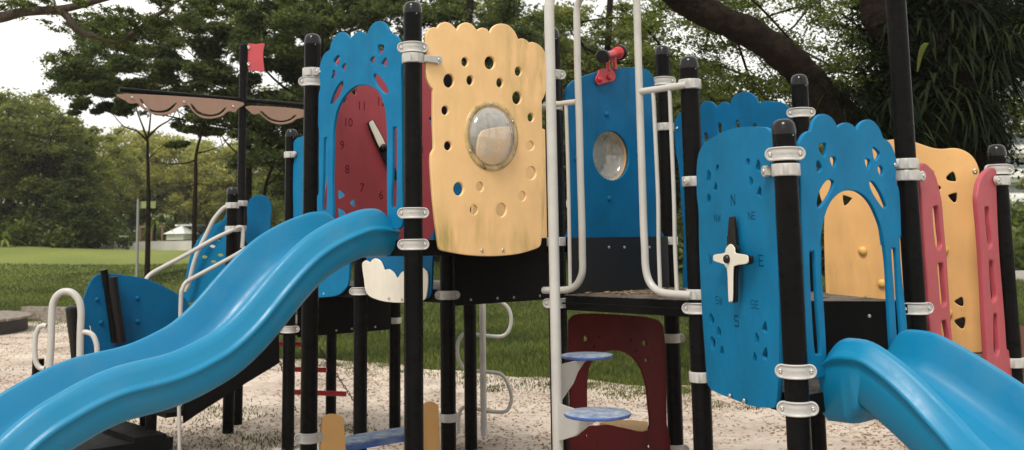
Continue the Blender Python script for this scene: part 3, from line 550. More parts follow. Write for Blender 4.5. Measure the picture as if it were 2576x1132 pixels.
# bench between B and D
pb_ = Plane(L['B'], L['D'], .03)
for q, lab in ((z4([(328, 1240), (328, 1000), (340, 965), (365, 951), (400, 951), (428, 965), (441, 1000), (441, 1240)]), 'rounded orange-yellow bench end at the left slide post'), (z4([(832, 1240), (834, 930), (845, 900), (865, 888), (890, 890), (910, 905), (917, 930), (917, 1240)]), 'rounded orange-yellow bench end behind the front post')):
    o = panel('bench_end', pb_, q, [], 'yellow_old', PS, .02, .006, label=lab)
s0 = pb_(*z4([(442, 1100)])[0]); s1 = pb_(*z4([(835, 1060)])[0]); zt = pb_(*z4([(442, 1112)])[0])[1]
MB().prism([np.array(pb_.w((a_, 0), o_))[:2] for a_, o_ in ((s0[0], .0), (s1[0], .0), (s1[0], -.26), (s0[0], -.26))], zt-.03, zt+.01).build('bench_seat', 'disc_top', PS)['label'] = 'worn blue bench plank between two posts'
MB().prism([np.array(pb_.w((a_, 0), o_))[:2] for a_, o_ in ((s0[0], .006), (s1[0], .006), (s1[0], .001), (s0[0], .001))], zt-.04, zt+.0).build('bench_edge', 'disc_blue', PS)

# --- clamps
def band_mesh():
    mb = MB(); a, r = .064, .033; base = lambda s: sqrt(max(.0655**2-s*s, .021**2)); rings = []
    for d, h in ((0, -.014), (0, .004), (.003, .0065), (.006, .006), (.008, .0), (.016, 0), (.025, 0), (.0325, 0)):
        rr = r-d; ring = []
        for k in range(15): s_ = -a+2*a*k/15; ring.append((s_, rr))
        for k in range(9): t = pi/2-pi*k/9; ring.append((a+rr*cos(t), rr*sin(t)))
        for k in range(15): s_ = a-2*a*k/15; ring.append((s_, -rr))
        for k in range(9): t = -pi/2-pi*k/9; ring.append((-a+rr*cos(t), rr*sin(t)))
        rings.append([(s_, -(base(s_)+h), z_) for s_, z_ in ring])
    n = len(rings[0]); v = [p for rg in rings for p in rg]; mb.add(v, [(j*n+i, (j+1)*n+i, (j+1)*n+(i+1) % n, j*n+(i+1) % n) for j in range(len(rings)-1) for i in range(n)], True)
    mb.lathe([(.058, -.027), (.062, -.029), (.064, -.026), (.064, .026), (.062, .029), (.058, .027)], 32)
    me = text_mesh('UrbanPlay', .021, .0009); mb.add([(q.co.x*1.0, -(base(q.co.x)+.0006+q.co.z), q.co.y) for q in me.vertices], [tuple(p.vertices) for p in me.polygons])
    return mb.mesh('clamp', 'clamp_grey')
BAND = band_mesh()
def band(n, y, ang=None, x=None, z=None, lab=None):
    q = L[n]; z = z or axz(q, x or 1288+q[0]/q[1]*FPX, y); d = -q/np.linalg.norm(q) if ang is None else np.array([cos(ang), sin(ang)])
    rz = atan2(d[1], d[0])+pi/2
    o = link(bpy.data.objects.new('clamp', BAND), PS, Matrix.Translation((q[0], q[1], z)) @ Matrix.Rotation(rz, 4, 'Z'))
    e = np.array([cos(rz), sin(rz)])
    for s_ in (-1, 1): p = q+e*s_*.071+d*.0235; bolt(o, (p[0], p[1], z), d, 1.05)
    return o
SPL = None
def split_mesh():
    mb = MB(); n = 40
    for g0 in (0, pi):
        ang = np.linspace(g0+.05, g0+pi-.05, n//2)
        pr = [(.0575, -.030), (.067, -.030), (.069, -.026), (.069, .026), (.067, .030), (.0575, .030)]
        v = [(r*cos(a), r*sin(a), z) for a in ang for r, z in pr]; k = len(pr)
        mb.add(v, [(j*k+i, (j+1)*k+i, (j+1)*k+(i+1) % k, j*k+(i+1) % k) for j in range(len(ang)-1) for i in range(k)]+[tuple(range(k)), tuple(range((len(ang)-1)*k+k-1, (len(ang)-1)*k-1, -1))], True)
    # scooped lugs on both sides of the split (the split sits at local -Y... +X)
    for sx in (-1, 1):
        for sy in (-1, 1):
            v = []; 
            for z in (-.026, .026):
                v += [(sx*.012, sy*.066, z), (sx*.012, sy*.079, z), (sx*.030, sy*.074, z), (sx*.052, sy*.046, z)]
            mb.add(v, [(0, 1, 2, 3), (7, 6, 5, 4), (0, 4, 5, 1), (1, 5, 6, 2), (2, 6, 7, 3), (3, 7, 4, 0)])
    return mb.mesh('clamp', 'clamp_grey')
SPLM = split_mesh()
def split(n, y, x=None, z=None, facing=None, arm=None, q=None, al=.1):
    q = L[n] if q is None else q; z = z or axz(q, x or 1288+q[0]/q[1]*FPX, y); d = -q/np.linalg.norm(q) if facing is None else facing
    o = link(bpy.data.objects.new('clamp', SPLM), PS, Matrix.Translation((q[0], q[1], z)) @ Matrix.Rotation(atan2(d[1], d[0])+pi/2, 4, 'Z'))
    if arm is not None:                               # arm: (direction 2-d, plane normal towards the viewer, offset)
        e, nn, off = arm; mb = MB(); a0_, a1_, r = .045, .045+al, .028
        ring = [(a0_, r*.8), (a1_-r*1.6, r*.8)]+[(a1_+r*cos(t), r*sin(t)) for t in np.linspace(2.2, -2.2, 14)]+[(a1_-r*1.6, -r*.8), (a0_, -r*.8)]
        P = lambda s_, z_, w: (q[0]+e[0]*s_+nn[0]*w, q[1]+e[1]*s_+nn[1]*w, z+z_); k = len(ring)
        v = [P(s_, z_, off-.011) for s_, z_ in ring]+[P(s_, z_, off+.009) for s_, z_ in ring]+[P(s_*.97+(a0_+a1_)/2*.03, z_*.86, off+.012) for s_, z_ in ring]
        ar = MB().add(v, [tuple(range(k-1, -1, -1)), tuple(range(2*k, 3*k))]+[(j*k+i, j*k+(i+1) % k, (j+1)*k+(i+1) % k, (j+1)*k+i) for j in (0, 1) for i in range(k)])
        ao = ar.build('clamp_arm', 'clamp_grey', o); bolt(ao, P(a1_, 0, off+.012), nn, 1.3)
    return o
nAC, nEH, nIK, nHI = pAC.n, pEH.n, pIK.n, pHI.n
band('A', 121); split('A', 148, arm=(uh, nAC, .062), al=.105); band('A', 536); band('A', 615)
split('B', 183, arm=(-vh, pAB.n, .0), al=.03); band('B', 206); band('B', 1100)
split('C', 189, arm=(-uh, nAC, .065), al=.02); band('C', 190, z=None, ang=radians(-95)); split('C', 268); split('C', 608); band('C', 762)
split('Q', 390, arm=(-vh, pNQ.n, .03), al=.06); band('Q', 828); band('N', 732); band('D', 742); split('D', 1050)
split('R', 806); band('G', 205); split('G', 320); split('G', 606); band('G', 850); band('G', 1128)
e = h_/S
split('E', 213); split('E', 457, arm=(e, nEH, .068), al=.01); split('E', 740); band('E', 775); split('E', 947)
band('F', 284); band('H', 388); split('H', 428, arm=(-e, nEH, .068), al=.035); band('H', 932); band('H', 1025)
split('I', 413, arm=(-uh, nHI, -.01), al=.02); split('I', 442, arm=(uh, nIK, .035), al=.06); band('I', 775, ang=atan2(-L['I'][1], -L['I'][0])+.5)
band('K', 427, ang=radians(-85)); split('K', 455, arm=(-uh, nIK, .035), al=.06); split('K', 910)
split('P', 517); split('P', 576)

# --- slides
def sweep_slide(centre, W2, zc_fn, base_fn, ridge_h, bot_h, ts, label, bed=-.225, drop=0, dl=.1):
    R = [(.0, bot_h), (.55, bot_h), (.78, bot_h+.012), (.90, bot_h+.05), (.955, ridge_h-.06), (.960, ridge_h-.024), (.985, ridge_h-.020), (1.015, ridge_h-.010), (1.022, ridge_h), (1.005, ridge_h+.010), (.972, ridge_h+.016), (.955, ridge_h+.026), (.93, -.055), (.885, -.018), (.84, -.003), (.80, .001), (.775, -.003), (.758, -.012), (.74, -.032), (.70, -.07), (.66, -.125), (.60, -.175), (.50, -.208), (.36, bed+.004), (.18, bed)]
    sec = [(-a, h) for a, h in R[1:]][::-1]+R       # closed loop: bed-left ... bottom ... bed-right
    sec = [(a, h) for a, h in sec]; n = len(sec); rows = []
    for t in ts:
        p, psi = centre(t); z = base_fn(t); dz = (base_fn(t+.01)-base_fn(t-.01))/.02; dz_top = zc_fn(t)-z
        k = 1/sqrt(1+dz*dz); tx_, tz = k, dz*k; nrm = np.array([cos(psi), sin(psi)]); lat = np.array([-sin(psi), cos(psi)])
        row = []
        for a, h in sec:
            hh = h; dd = drop*(1 if t < dl*.6 else max(0, 1-(t-dl*.6)/(dl*.8))**1.5)*min(1, max(0, (-h-.17)/.1)) if a*a > .3 or h < bot_h+.02 else 0
            if h > bed-.02 and abs(a) < .8: dd = 0
            lift = dz_top*max(0, 1+h/.16) if h > -.16 else 0
            row.append((p[0]+lat[0]*a*W2-nrm[0]*h*tz, p[1]+lat[1]*a*W2-nrm[1]*h*tz, z+h*tx_+lift-dd))
        rows.append(row)
    mb = MB(); v = [q for r in rows for q in r]
    mb.add(v, [(j*n+i, (j+1)*n+i, (j+1)*n+(i+1) % n, j*n+(i+1) % n) for j in range(len(rows)-1) for i in range(n)], True)
    mb.add(rows[0], [tuple(range(n))]); mb.add(rows[-1], [tuple(range(n-1, -1, -1))])
    return mb
def spl(ts, zs):
    P = crv(list(zip(ts, zs)), 12); return lambda t: float(np.interp(t, P[:, 0], P[:, 1]))+EYE
crest1 = spl([-.05, 0, .03, .06, .1, .2, .3, .37, .475, .58, .68, .78, .875, .967, 1.06, 1.15, 1.235, 1.29, 1.37, 1.46, 1.56, 1.665, 1.76, 1.86, 1.95, 2.045, 2.13, 2.22, 2.4, 2.6, 2.8, 3.0, 3.3, 3.7],
             [.10, .14, .17, .192, .205, .20, .17, .146, .10, .042, -.033, -.125, -.222, -.32, -.405, -.468, -.507, -.53, -.557, -.577, -.590, -.606, -.631, -.668, -.71, -.758, -.815, -.89, -1.05, -1.2, -1.32, -1.39, -1.42, -1.42])
base1 = spl([-.05, .0, .1, .2, .3, .37, .475, .58, .68, .78, .875, .967, 1.06, 1.15, 1.235, 1.29, 1.37, 1.46, 1.56, 1.665, 1.76, 1.86, 1.95, 2.045, 2.13, 2.22, 2.4, 2.6, 2.8, 3.0, 3.3, 3.7],
            [.205, .205, .205, .20, .17, .146, .10, .042, -.033, -.125, -.222, -.32, -.405, -.468, -.507, -.53, -.557, -.577, -.590, -.606, -.631, -.668, -.71, -.758, -.815, -.89, -1.05, -1.2, -1.32, -1.39, -1.42, -1.42])
c1 = A+vh*.565; psi1 = atan2(-uh[1], -uh[0])
mb = sweep_slide(lambda t: (c1-uh*t, psi1), .375, crest1, base1, -.128, -.30, np.concatenate([np.linspace(-.04, .12, 9), np.linspace(.15, 3.6, 90)]), '')
mb.build('slide', 'slide_blue', PS)['label'] = 'light blue wavy slide running down to the lower left'
# slide 2 bends slightly as it falls
tt = np.linspace(0, 3.2, 161); psi = atan2(-vh[1], -vh[0]); pos = L['H']+uh*.594; path2 = []
for k, t in enumerate(tt):
    if k:
        if t > .1: psi += (-.055-1.318*(t-.1) if t < .9 else -1.1*max(0, 1.3-t))*(tt[1]-tt[0])
        pos = pos+np.array([cos(psi), sin(psi)])*(tt[1]-tt[0])
    path2.append((pos.copy(), psi))
def cen2(t):
    if t < 0: return path2[0][0]+vh*(-t), path2[0][1]
    k = min(int(t/.02), 159); f_ = t/.02-k; return path2[k][0]*(1-f_)+path2[k+1][0]*f_, path2[k][1]*(1-f_)+path2[k+1][1]*f_
kt = [.25, .4, .55, .7, .9, 1.1, 1.3, 1.6, 2.0, 2.4, 3.2]; kz = [-.512, -.583, -.672, -.762, -.86, -.95, -1.04, -1.18, -1.33, -1.40, -1.42]
crest2 = spl([-.05, 0, .02, .05, .08, .13]+kt, [-.66, -.60, -.565, -.53, -.51, -.50]+kz); base2 = spl([-.05, .13]+kt, [-.50, -.50]+kz)
mb = sweep_slide(cen2, .375, crest2, base2, -.085, -.335, np.concatenate([np.linspace(-.03, .12, 16), np.linspace(.14, 3.1, 80)]), '', drop=.085, dl=.15)
mb.build('slide', 'slide_blue', PS)['label'] = 'light blue slide curving down to the lower right'

# --- tubes: ladder pole, discs, guard rails
pCE = Plane(L['C'], L['E'], .075)
def ppath(pl, pts, f=lambda p: p, n=6, out=0): return crv([pl.w(pl(*q), out) for q in f(pts)], n)
def tube_obj(name, paths, mat='tube_grey', parent=PS, label=None):
    mb = MB()
    for P, r in paths: mb.tube(P, r, 14)
    o = mb.build(name, mat, parent)
    if label: o['label'] = label
    return o
gl = zq([(160, 1462)])
G = lambda l, n=6, out=0: ppath(pCE, l, n=n, out=out)
tube_obj('guard_rail', [(G(zQ([(160, 328), (240, 328), (290, 322), (325, 300), (347, 262), (355, 220), (354, 150), (352, 0)])+zq([(345, 900), (338, 600), (330, 350), (327, 150), (326, 60), (334, 15), (352, -15), (385, -40), (440, -52), (560, -52)])), .0235),
    (G(zq([(145, 540), (230, 524), (325, 512)])), .019), (G(zq([(272, 530), (282, 850)])+zQ([(288, 0), (293, 318)])), .0125)], label='left grey tube guard rail of the ladder opening')
tube_obj('guard_rail', [(G(zq([(560, -52), (600, -45), (622, -25), (628, 20), (634, 250), (645, 600), (655, 900)])+zQ([(662, 0), (668, 120), (672, 210), (685, 270), (710, 312), (745, 335), (790, 345), (905, 352)])), .0235),
    (G(zq([(640, 462), (750, 446), (880, 426)])), .021), (G(zq([(710, 458), (722, 700), (735, 1000)])+zQ([(738, 100), (746, 325)])), .0125), (G(zq([(793, 448), (803, 700), (815, 1000)])+zQ([(820, 100), (830, 332)])), .0125)], label='right grey tube guard rail of the ladder opening')
lq = np.array([.262, 6.21]); dl = ray(1393, 600); lq = np.array([dl[0]/dl[1]*6.21, 6.21])
tube_obj('ladder_pole', [([(lq[0], lq[1], -.05), (lq[0], lq[1], 1.5), (lq[0], lq[1], 3.33), (lq[0]+.01, lq[1]+.01, 3.40), (lq[0]+.05, lq[1]+.03, 3.47), (lq[0]+.14, lq[1]+.1, 3.53), (lq[0]+.45, lq[1]+.35, 3.55)], .032)], label='thick light grey pole carrying the round blue steps')
for (cx_, cy_, rx_, Y_), lb in (((378, 651, 128, 6.55), 'upper round blue step on the grey pole'), ((430, 942, 165, 5.72), 'lower round blue step on the grey pole')):
    x_, y_ = zQ([(cx_, cy_)])[0]; c = at(x_, y_, Y_); r = rx_*.5/FPX*Y_
    o = MB().lathe([(0, -.022), (r*.9, -.022), (r*.97, -.019), (r, -.010), (r*.985, -.002)], 40).build('step_disc', 'disc_blue', PS, Matrix.Translation(Vector(c)))
    o['label'] = lb
    MB().lathe([(r*.985, -.002), (r*.94, .001), (0, .0012)], 40).build('step_tread', 'disc_top', o, Matrix.Translation(Vector(c)))
    d = np.array(c[:2])-lq; ln = np.linalg.norm(d); d /= ln; nn = np.array([-d[1], d[0]])
    pr = [(.02, -.024), (ln+.02, -.024), (ln-.06, -.045), (ln-.14, -.09), (ln-.2, -.15), (.03, -.24)]
    if cx_ > 400: pr = [(.02, -.024), (ln+.02, -.024), (ln-.02, -.05), (ln-.14, -.10), (ln-.28, -.17), (.03, -.235)]
    v = [(lq[0]+d[0]*s_+nn[0]*w, lq[1]+d[1]*s_+nn[1]*w, c[2]+z_) for w in (-.008, .008) for s_, z_ in pr]; k = len(pr)
    MB().add(v, [tuple(range(k)), tuple(range(2*k-1, k-1, -1))]+[(i, (i+1) % k, k+(i+1) % k, k+i) for i in range(k)]).build('step_bracket', 'tube_grey', o)
# snake climber under the far deck
pS = Plane((-2, 9.9), (2, 9.9))
tube_obj('snake_climber', [(ppath(pS, [(1140, 380), (1142, 700), (1147, 1062)], z4, 2), .031)], label='grey climbing pole with looping foot tube')
ps2 = PS.children[-1]
tube_obj('snake_loop', [(ppath(pS, [(1200, 380), (1240, 392), (1272, 425), (1284, 475), (1272, 530), (1235, 560), (1150, 556), (1060, 546), (1025, 570), (1012, 625), (1025, 690), (1060, 728), (1150, 738), (1230, 750), (1268, 800), (1285, 865), (1275, 915), (1245, 940), (1150, 934), (1070, 916), (1035, 925), (1020, 970), (1020, 1045)], z4), .018)], parent=bpy.data.objects['snake_climber'])
# chain ladder
pCh = Plane((-2.6, 11.0), (-.5, 11.0))
for q in ([(105, 597), (230, 602)], [(180, 726), (355, 730)], [(185, 840), (455, 850)]):
    o = tube_obj('ladder_rung', [(ppath(pCh, [q[0], q[1]], z4, 2), .026)], 'bright_red')
def chain(pts):
    P = ppath(pCh, pts, z4, 10); mb = MB(); d = np.cumsum([0]+[np.linalg.norm(P[k+1]-P[k]) for k in range(len(P)-1)]); n = int(d[-1]/.035)
    for k in range(n):
        c = np.array([np.interp((k+.5)*d[-1]/n, d, P[:, j]) for j in range(3)]); c2 = np.array([np.interp((k+.6)*d[-1]/n, d, P[:, j]) for j in range(3)]); t = (c2-c)/np.linalg.norm(c2-c)
        sd = np.cross(t, [0, 1, 0] if k % 2 else [.3, .2, .9]); sd /= np.linalg.norm(sd)
        mb.tube([c+t*.022*cos(a)+sd*.010*sin(a) for a in np.linspace(0, 2*pi, 9)], .0045, 5, False)
    mb.build('chain', 'black_plate', PS)
chain([(320, 615), (360, 690), (410, 760), (460, 835), (500, 890), (560, 960)]); chain([(112, 670), (130, 720), (170, 830), (195, 920), (210, 940)])
# --- mast, boom, sails and flag
mq = at(606.5, 500, 11.1)[:2]
mast = MB().lathe([(.055, -.05), (.055, 2.0), (.043, 2.02), (.043, 4.05)], 24); mast.lathe([(.044, 4.03), (.044, 4.07), (.03, 4.10), (0, 4.11)], 20)
mast.build('mast', 'black_post', PS, Matrix.Translation((mq[0], mq[1], 0)))['label'] = 'tall black mast with crossbar'
zb_ = axz(mq, 606, 252); pB = Plane(mq-uh*2, mq+uh*2, .06)
b0 = pB(305, 229); b1 = pB(775, 272)
boom = tube_obj('mast_crossbar', [([pB.w((b0[0], zb_), -.06), pB.w((b1[0], zb_), -.06)], .026)], 'black_post')
def sail(pts, f, holes=()):
    o_ = panel('sail_valance', pB, f(pts), [f(h) for h in holes], 'sail_pink', PS, .014, .003, smoothn=5)
    return o_
s1 = [(630, 472), (1190, 508), (1192, 550), (1180, 565), (1160, 560), (1140, 565), (1115, 585), (1060, 597), (1010, 590), (970, 560), (945, 530), (920, 535), (900, 545), (880, 562), (850, 575), (800, 578), (750, 565), (710, 540), (690, 520), (660, 522), (635, 510)]
o = sail(s1, z1, [[(705, 505), (712, 500), (740, 540), (790, 558), (840, 550), (880, 520), (887, 524), (850, 560), (800, 568), (745, 555)], [(960, 530), (967, 525), (1000, 560), (1050, 577), (1100, 568), (1130, 542), (1137, 548), (1105, 577), (1050, 587), (990, 570)]]); o['label'] = 'long pinkish scalloped valance under the mast crossbar'
for q in ((663, 491), (925, 513), (1172, 536)): pbolt(o, pB, *z1([q])[0], .008, 1.6)
s2 = [(628, 266), (765, 276), (768, 292), (745, 300), (730, 309), (706, 313), (682, 308), (662, 294), (652, 286), (640, 288), (630, 283)]
o = sail(s2, lambda p: p, [[(655, 283), (660, 281), (680, 297), (706, 304), (728, 299), (740, 290), (745, 292), (730, 303), (706, 308), (678, 302)]]); o['label'] = 'short pinkish scalloped valance right of the mast'
pF = Plane(mq, mq+np.array([1., .25]), .0)
o = panel('flag', pF, [(623, 112), (630, 110), (645, 111), (660, 109), (666, 112), (663, 125), (662, 145), (664, 165), (665, 176), (660, 181), (640, 178), (625, 176), (622, 160), (623, 135)], [], 'flag_red', PS, .014, .004, label='small red flag at the mast top')
for q in ((625, 120), (625, 162)): pbolt(o, pF, *q, .01, 2.2)
split(None, 512, q=mq); split(None, 575, q=mq)
# paddle-shaped panel
pP = Plane((-3.2, 10.9), (-1.4, 11.3))
panel('paddle_panel', pP, [(620, 612), (622, 560), (621, 525), (626, 505), (640, 493), (655, 490), (670, 494), (680, 508), (684, 530), (681, 550), (680, 600), (678, 640)], [], 'blue_deep', PS, .02, .005, label='round-topped dark blue panel right of the mast')
# --- stairs at the far left with rails
st = -uh
def stringer(p0, lab=None):
    pl = Plane(p0+st*2.0, p0)      # front normal toward viewer
    return pl
plQ = Plane(L['Q']+st*2.0, L['Q'], -.0)
ol = [(700, 838), (702, 912), (680, 926), (620, 962), (560, 1000), (500, 1038), (462, 1064), (458, 1010), (470, 985), (520, 950), (560, 920), (640, 870)]
panel('stair_side', plQ, ol, [], 'black_plate', PS, .03, .004, smoothn=1)
plP = Plane(L['P']+st*2.0, L['P'], .0)
panel('stair_side', plP, [(572, 815), (570, 880), (400, 960), (330, 1000), (325, 950), (440, 880)], [], 'black_plate', PS, .03, .004, smoothn=1)
for k in range(5):
    z_ = LOW-.17*(k+1)+.02; a = L['Q']+st*(.12+.26*k); b2 = L['P']+st*(.12+.26*k); c_ = b2+st*.27; d_ = a+st*.27
    MB().prism([a, d_, c_, b2], z_-.04, z_).build('stair_step', 'black_plate', PS)
a = L['Q']+st*1.1; b2 = L['P']+st*1.1
MB().prism([a, a+st*1.0, b2+st*1.0, b2], .17, .27).build('stair_platform', 'black_plate', PS)
MB().prism([a+st*.75, a+st*1.7, b2+st*1.7, b2+st*.75], .02, .13).build('stair_platform', 'black_plate', PS)
rp = Plane(L['P']+st*2.0, L['P'], .06)
tube_obj('stair_rail', [(ppath(rp, [(1218, 115), (1222, 30), (1205, 10), (1165, 28), (1080, 68), (940, 148), (800, 222), (755, 250), (735, 275), (725, 310), (718, 420), (712, 700)], z2), .021), (ppath(rp, [(720, 520), (800, 480), (900, 430)], z2), .017)], label='upper grey tube stair rail')
rq = Plane(L['P']+st*2.0-vh*.5, L['P']-vh*.5, .0)
tube_obj('stair_rail', [(ppath(rq, [(1240, 115), (1190, 148), (1080, 208), (975, 265), (935, 290), (918, 320), (910, 370), (905, 640)], z2), .020)], label='lower grey tube stair rail')
tube_obj('stair_rail', [(ppath(Plane((-4, 10.9), (-2, 10.9)), [(1148, 470), (1120, 485), (1075, 540), (1040, 610), (1000, 690), (975, 760), (950, 860), (930, 900)], lambda l: [(x/2, 566+(y-566*0)/2-283) if False else (x/2, 283+y/2) for x, y in l]), .023)], label='curved grey tube in front of the blue ship side')
pl9 = Plane(L['Q']+st*2.0, L['Q'], .06)
tube_obj('rail_leg', [(ppath(pl9, [(450, 1010), (452, 1160)], n=2), .016)])
pp = Plane((-4, 11.0), (-2, 11.0))
hsf = [z2([(x, y), (x+14, y-6), (x+30, y+2), (x+18, y+10), (x+8, y+8)]) for x, y in ((1085, 68), (1055, 105), (1015, 158), (1095, 148), (1060, 182), (1110, 40))]
panel('ship_side_panel', pp, [(465, 760), (468, 700), (480, 640), (500, 600), (530, 570), (560, 555), (572, 540), (574, 640), (574, 720), (520, 745)], hsf, 'blue_panel', PS, .02, .005, label='blue curved ship side with fish-shaped cutouts')
tube_obj('deck_edge', [([pCE.w((.1, MID-.05), -.03), pCE.w((1.1, MID-.05), -.03)], .006)], 'black_plate')
# leaves lying on the decks
def scatter_leaves(poly, z, n, name, sz=.022, group=None, parent=None, zf=None, lo=.6):
    P = np.array(poly); c = P.mean(0); vs = []; fs = []; k = 0
    for _ in range(n):
        w_ = rng.dirichlet(np.ones(len(P))*.7); p = (w_[:, None]*P).sum(0); a = rng.uniform(0, 2*pi); s_ = sz*rng.uniform(lo, 1.5); zz = (zf(p) if zf else z)
        t = np.array([cos(a), sin(a)]); m_ = np.array([-t[1], t[0]]); h1, h2 = rng.uniform(.002, s_*.6, 2)
        vs += [(*(p-t*s_), zz+h1), (*(p+m_*s_*.4), zz+.003), (*(p+t*s_), zz+h2), (*(p-m_*s_*.4), zz+.003+h1*.5)]; fs.append((k, k+1, k+2, k+3)); k += 4
    me = bpy.data.meshes.new(name); me.from_pydata(vs, [], fs); me.materials.append(MT['dry_leaf']); o_ = link(bpy.data.objects.new(name, me), parent); return o_
cE = (L['C']+L['E']+L['F']+L['G'])/4
tag(scatter_leaves([cE+(L[n]-cE)*.9 for n in 'CEFG'], MID+.002, 420, 'fallen_leaves', .02), 'brown fallen leaves strewn over the grey middle deck', 'fallen leaves', kind='stuff')
cE = (L['E']+L['F']+L['I'])/3
tag(scatter_leaves([cE+(L[n]-cE)*.9 for n in 'EIF'], MID+.002, 40, 'fallen_leaves', .02), 'few dry leaves on the deck behind the right arch', 'fallen leaves', kind='stuff')

# ------------------------------------------------------------------ play boat bow at the far left
BT = root('play_boat', (-3.6, 9.4, 0), 'blue-sided toy boat with black mast stub and grey grab bars in the sand', 'play boat')
pBt = Plane((-4.6, 9.0), (-4.6+uh[0]*2, 9.0+uh[1]*2))
z5 = lambda p: Z(0, 1100, 800/1294, p); z6 = lambda p: Z(0, 850, 800/2012, p)
ol = z5([(537, 175), (550, 120), (575, 60), (600, 20), (625, 0), (660, -10), (720, -8), (800, 0), (900, 15), (960, 30), (1060, 75), (1160, 130), (1210, 170), (1215, 300), (1000, 520), (760, 640), (560, 640), (540, 560), (538, 350)])
o = panel('side_panel', pBt, ol, [z5([(578, 330), (583, 325), (592, 365), (588, 372)])], 'blue_deep', BT, .022, .005)
for q in ((628, 158), (888, 150), (652, 308), (888, 300)): knob(o, pBt, z5([q])[0], .01, .022, 'blue_deep', 'bolt_cover', .9)
P = [pBt.w(pBt(*q), .06) for q in z6([(1020, 575), (1045, 700), (1070, 850), (1110, 1132), (1130, 1300)])]
MB().tube(crv(P, 4), [.034]*17, 14).build('stub_post', 'black_post', BT)
P = [pBt.w(pBt(*q), .09) for q in z6([(1095, 645), (1110, 800), (1130, 950), (1160, 1132), (1180, 1300)])]
MB().tube(crv(P, 4), [.046]*17, 12).build('stub_sleeve', 'black_rubber', BT)
zs_ = 1.0; c_ = at(285, 895, 9.35)
MB().prism([(c_[0]-.3, c_[1]-.25), (c_[0]+.6, c_[1]+.1), (c_[0]+.5, c_[1]+.45), (c_[0]-.3, c_[1]+.25)], c_[2]-.05, c_[2]+.0).build('seat', 'red_panel', BT)
pHb = Plane((-4.3, 8.6), (-2, 8.6))
MB().tube(ppath(pHb, [(120, 1080), (122, 960), (128, 870), (131, 780), (138, 752), (152, 737), (168, 733), (184, 738), (198, 755), (204, 785), (202, 850), (200, 1000), (198, 1080)]), .029, 14).build('grab_bar', 'tube_grey', BT)
MB().tube(ppath(pHb, [(300, 330), (275, 328), (250, 345), (230, 400), (225, 480), (232, 560), (258, 600), (290, 605)], z5), .021, 12).build('grab_bar', 'tube_grey', BT)
MB().tube(ppath(pHb, [(505, 372), (560, 370), (600, 390), (622, 440), (628, 500), (625, 620)], z5), .021, 12).build('grab_bar', 'tube_grey', BT)
P = [pBt.w(pBt(*q), .02) for q in z5([(462, 212), (468, 320), (480, 460), (490, 640)])]
MB().tube(crv(P, 3), np.linspace(.062, .035, 10), 14).build('tapered_bollard', 'black_cap', BT)
MB().tube([np.array(P[0])+(0, 0, -.005), np.array(P[0])+(0, 0, .012), np.array(P[0])+(0, 0, .022)], [.062, .05, .01], 14).build('bollard_cap', 'black_cap', BT)
for x_, y_ in ((-4.3, 9.4), (-3.5, 9.9), (-3.2, 9.2)): MB().tube([(x_, y_, -.05), (x_, y_, .9)], .05, 12).build('leg', 'black_post', BT)
#@@ENV@@
# ------------------------------------------------------------------ setting: ground, sand, lawn
def sstep(x, a, b): t = np.clip((x-a)/(b-a), 0, 1); return t*t*(3-2*t)
def hgt(X, Y):
    X = np.asarray(X, float); Y = np.asarray(Y, float)
    lawn = 1.5*sstep(Y, 27, 60)
    mound = 1.15*np.exp(-((Y-31)/5.5)**2)*sstep(X, -15.5, -9.5)*(1-.55*sstep(X, 1, 9))
    mound2 = .62*np.exp(-((X+31)/8)**2-((Y-58)/9)**2)
    wob = .06*np.sin(X*.35+1)*np.sin(Y*.21)*sstep(Y, 24, 40)
    s0 = 17.5+8.5*sstep(-X, 4, 10); return (lawn+mound+mound2+wob)*sstep(Y-s0, 0, 7)-.02
gx = np.concatenate([np.linspace(-600, -60, 12), np.linspace(-56, 56, 150), np.linspace(60, 600, 12)])
gy = np.concatenate([np.linspace(-200, 0, 8), np.linspace(4, 100, 130), np.linspace(110, 900, 20)])
GX, GY = np.meshgrid(gx, gy); GZ = hgt(GX, GY)
def np_mesh(name, V, Fq, mat, smooth=False, k=4):
    me = bpy.data.meshes.new(name); me.vertices.add(len(V)); me.vertices.foreach_set('co', np.asarray(V, np.float32).ravel())
    n = len(Fq); me.loops.add(n*k); me.loops.foreach_set('vertex_index', np.asarray(Fq, np.int32).ravel()); me.polygons.add(n)
    me.polygons.foreach_set('loop_start', np.arange(0, n*k, k, dtype=np.int32)); me.polygons.foreach_set('loop_total', np.full(n, k, dtype=np.int32))
    me.polygons.foreach_set('use_smooth', np.full(n, smooth)); me.materials.append(MT[mat]); me.update(calc_edges=True); return me
nx, ny = len(gx), len(gy); idx = np.arange(nx*ny).reshape(ny, nx)
Fq = np.stack([idx[:-1, :-1], idx[:-1, 1:], idx[1:, 1:], idx[1:, :-1]], -1).reshape(-1, 4)
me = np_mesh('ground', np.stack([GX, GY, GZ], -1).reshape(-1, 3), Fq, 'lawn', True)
tag(link(bpy.data.objects.new('ground', me)), kind='structure')
edge = [onz(x, y, 0)[:2] for x, y in [(-420, 806), (-100, 808), (60, 808), (180, 808), (300, 815), (460, 852), (600, 885), (720, 902), (850, 908), (960, 915), (1060, 925), (1200, 938), (1300, 944), (1400, 950), (1480, 957), (1560, 962), (1640, 966), (1700, 968), (1770, 975), (1900, 985), (2100, 985), (2400, 960), (2900, 930)]]
edge = crv(edge, 8); edge = edge+np.array([[.10*noise.noise(Vector((p[0]*1.3, p[1]*.8, 2)))+.0, .55*noise.noise(Vector((p[0]*.9, p[1]*.3, 5)))] for p in edge])
spoly = [tuple(p) for p in edge]+[(16, -4), (-16, -4)]
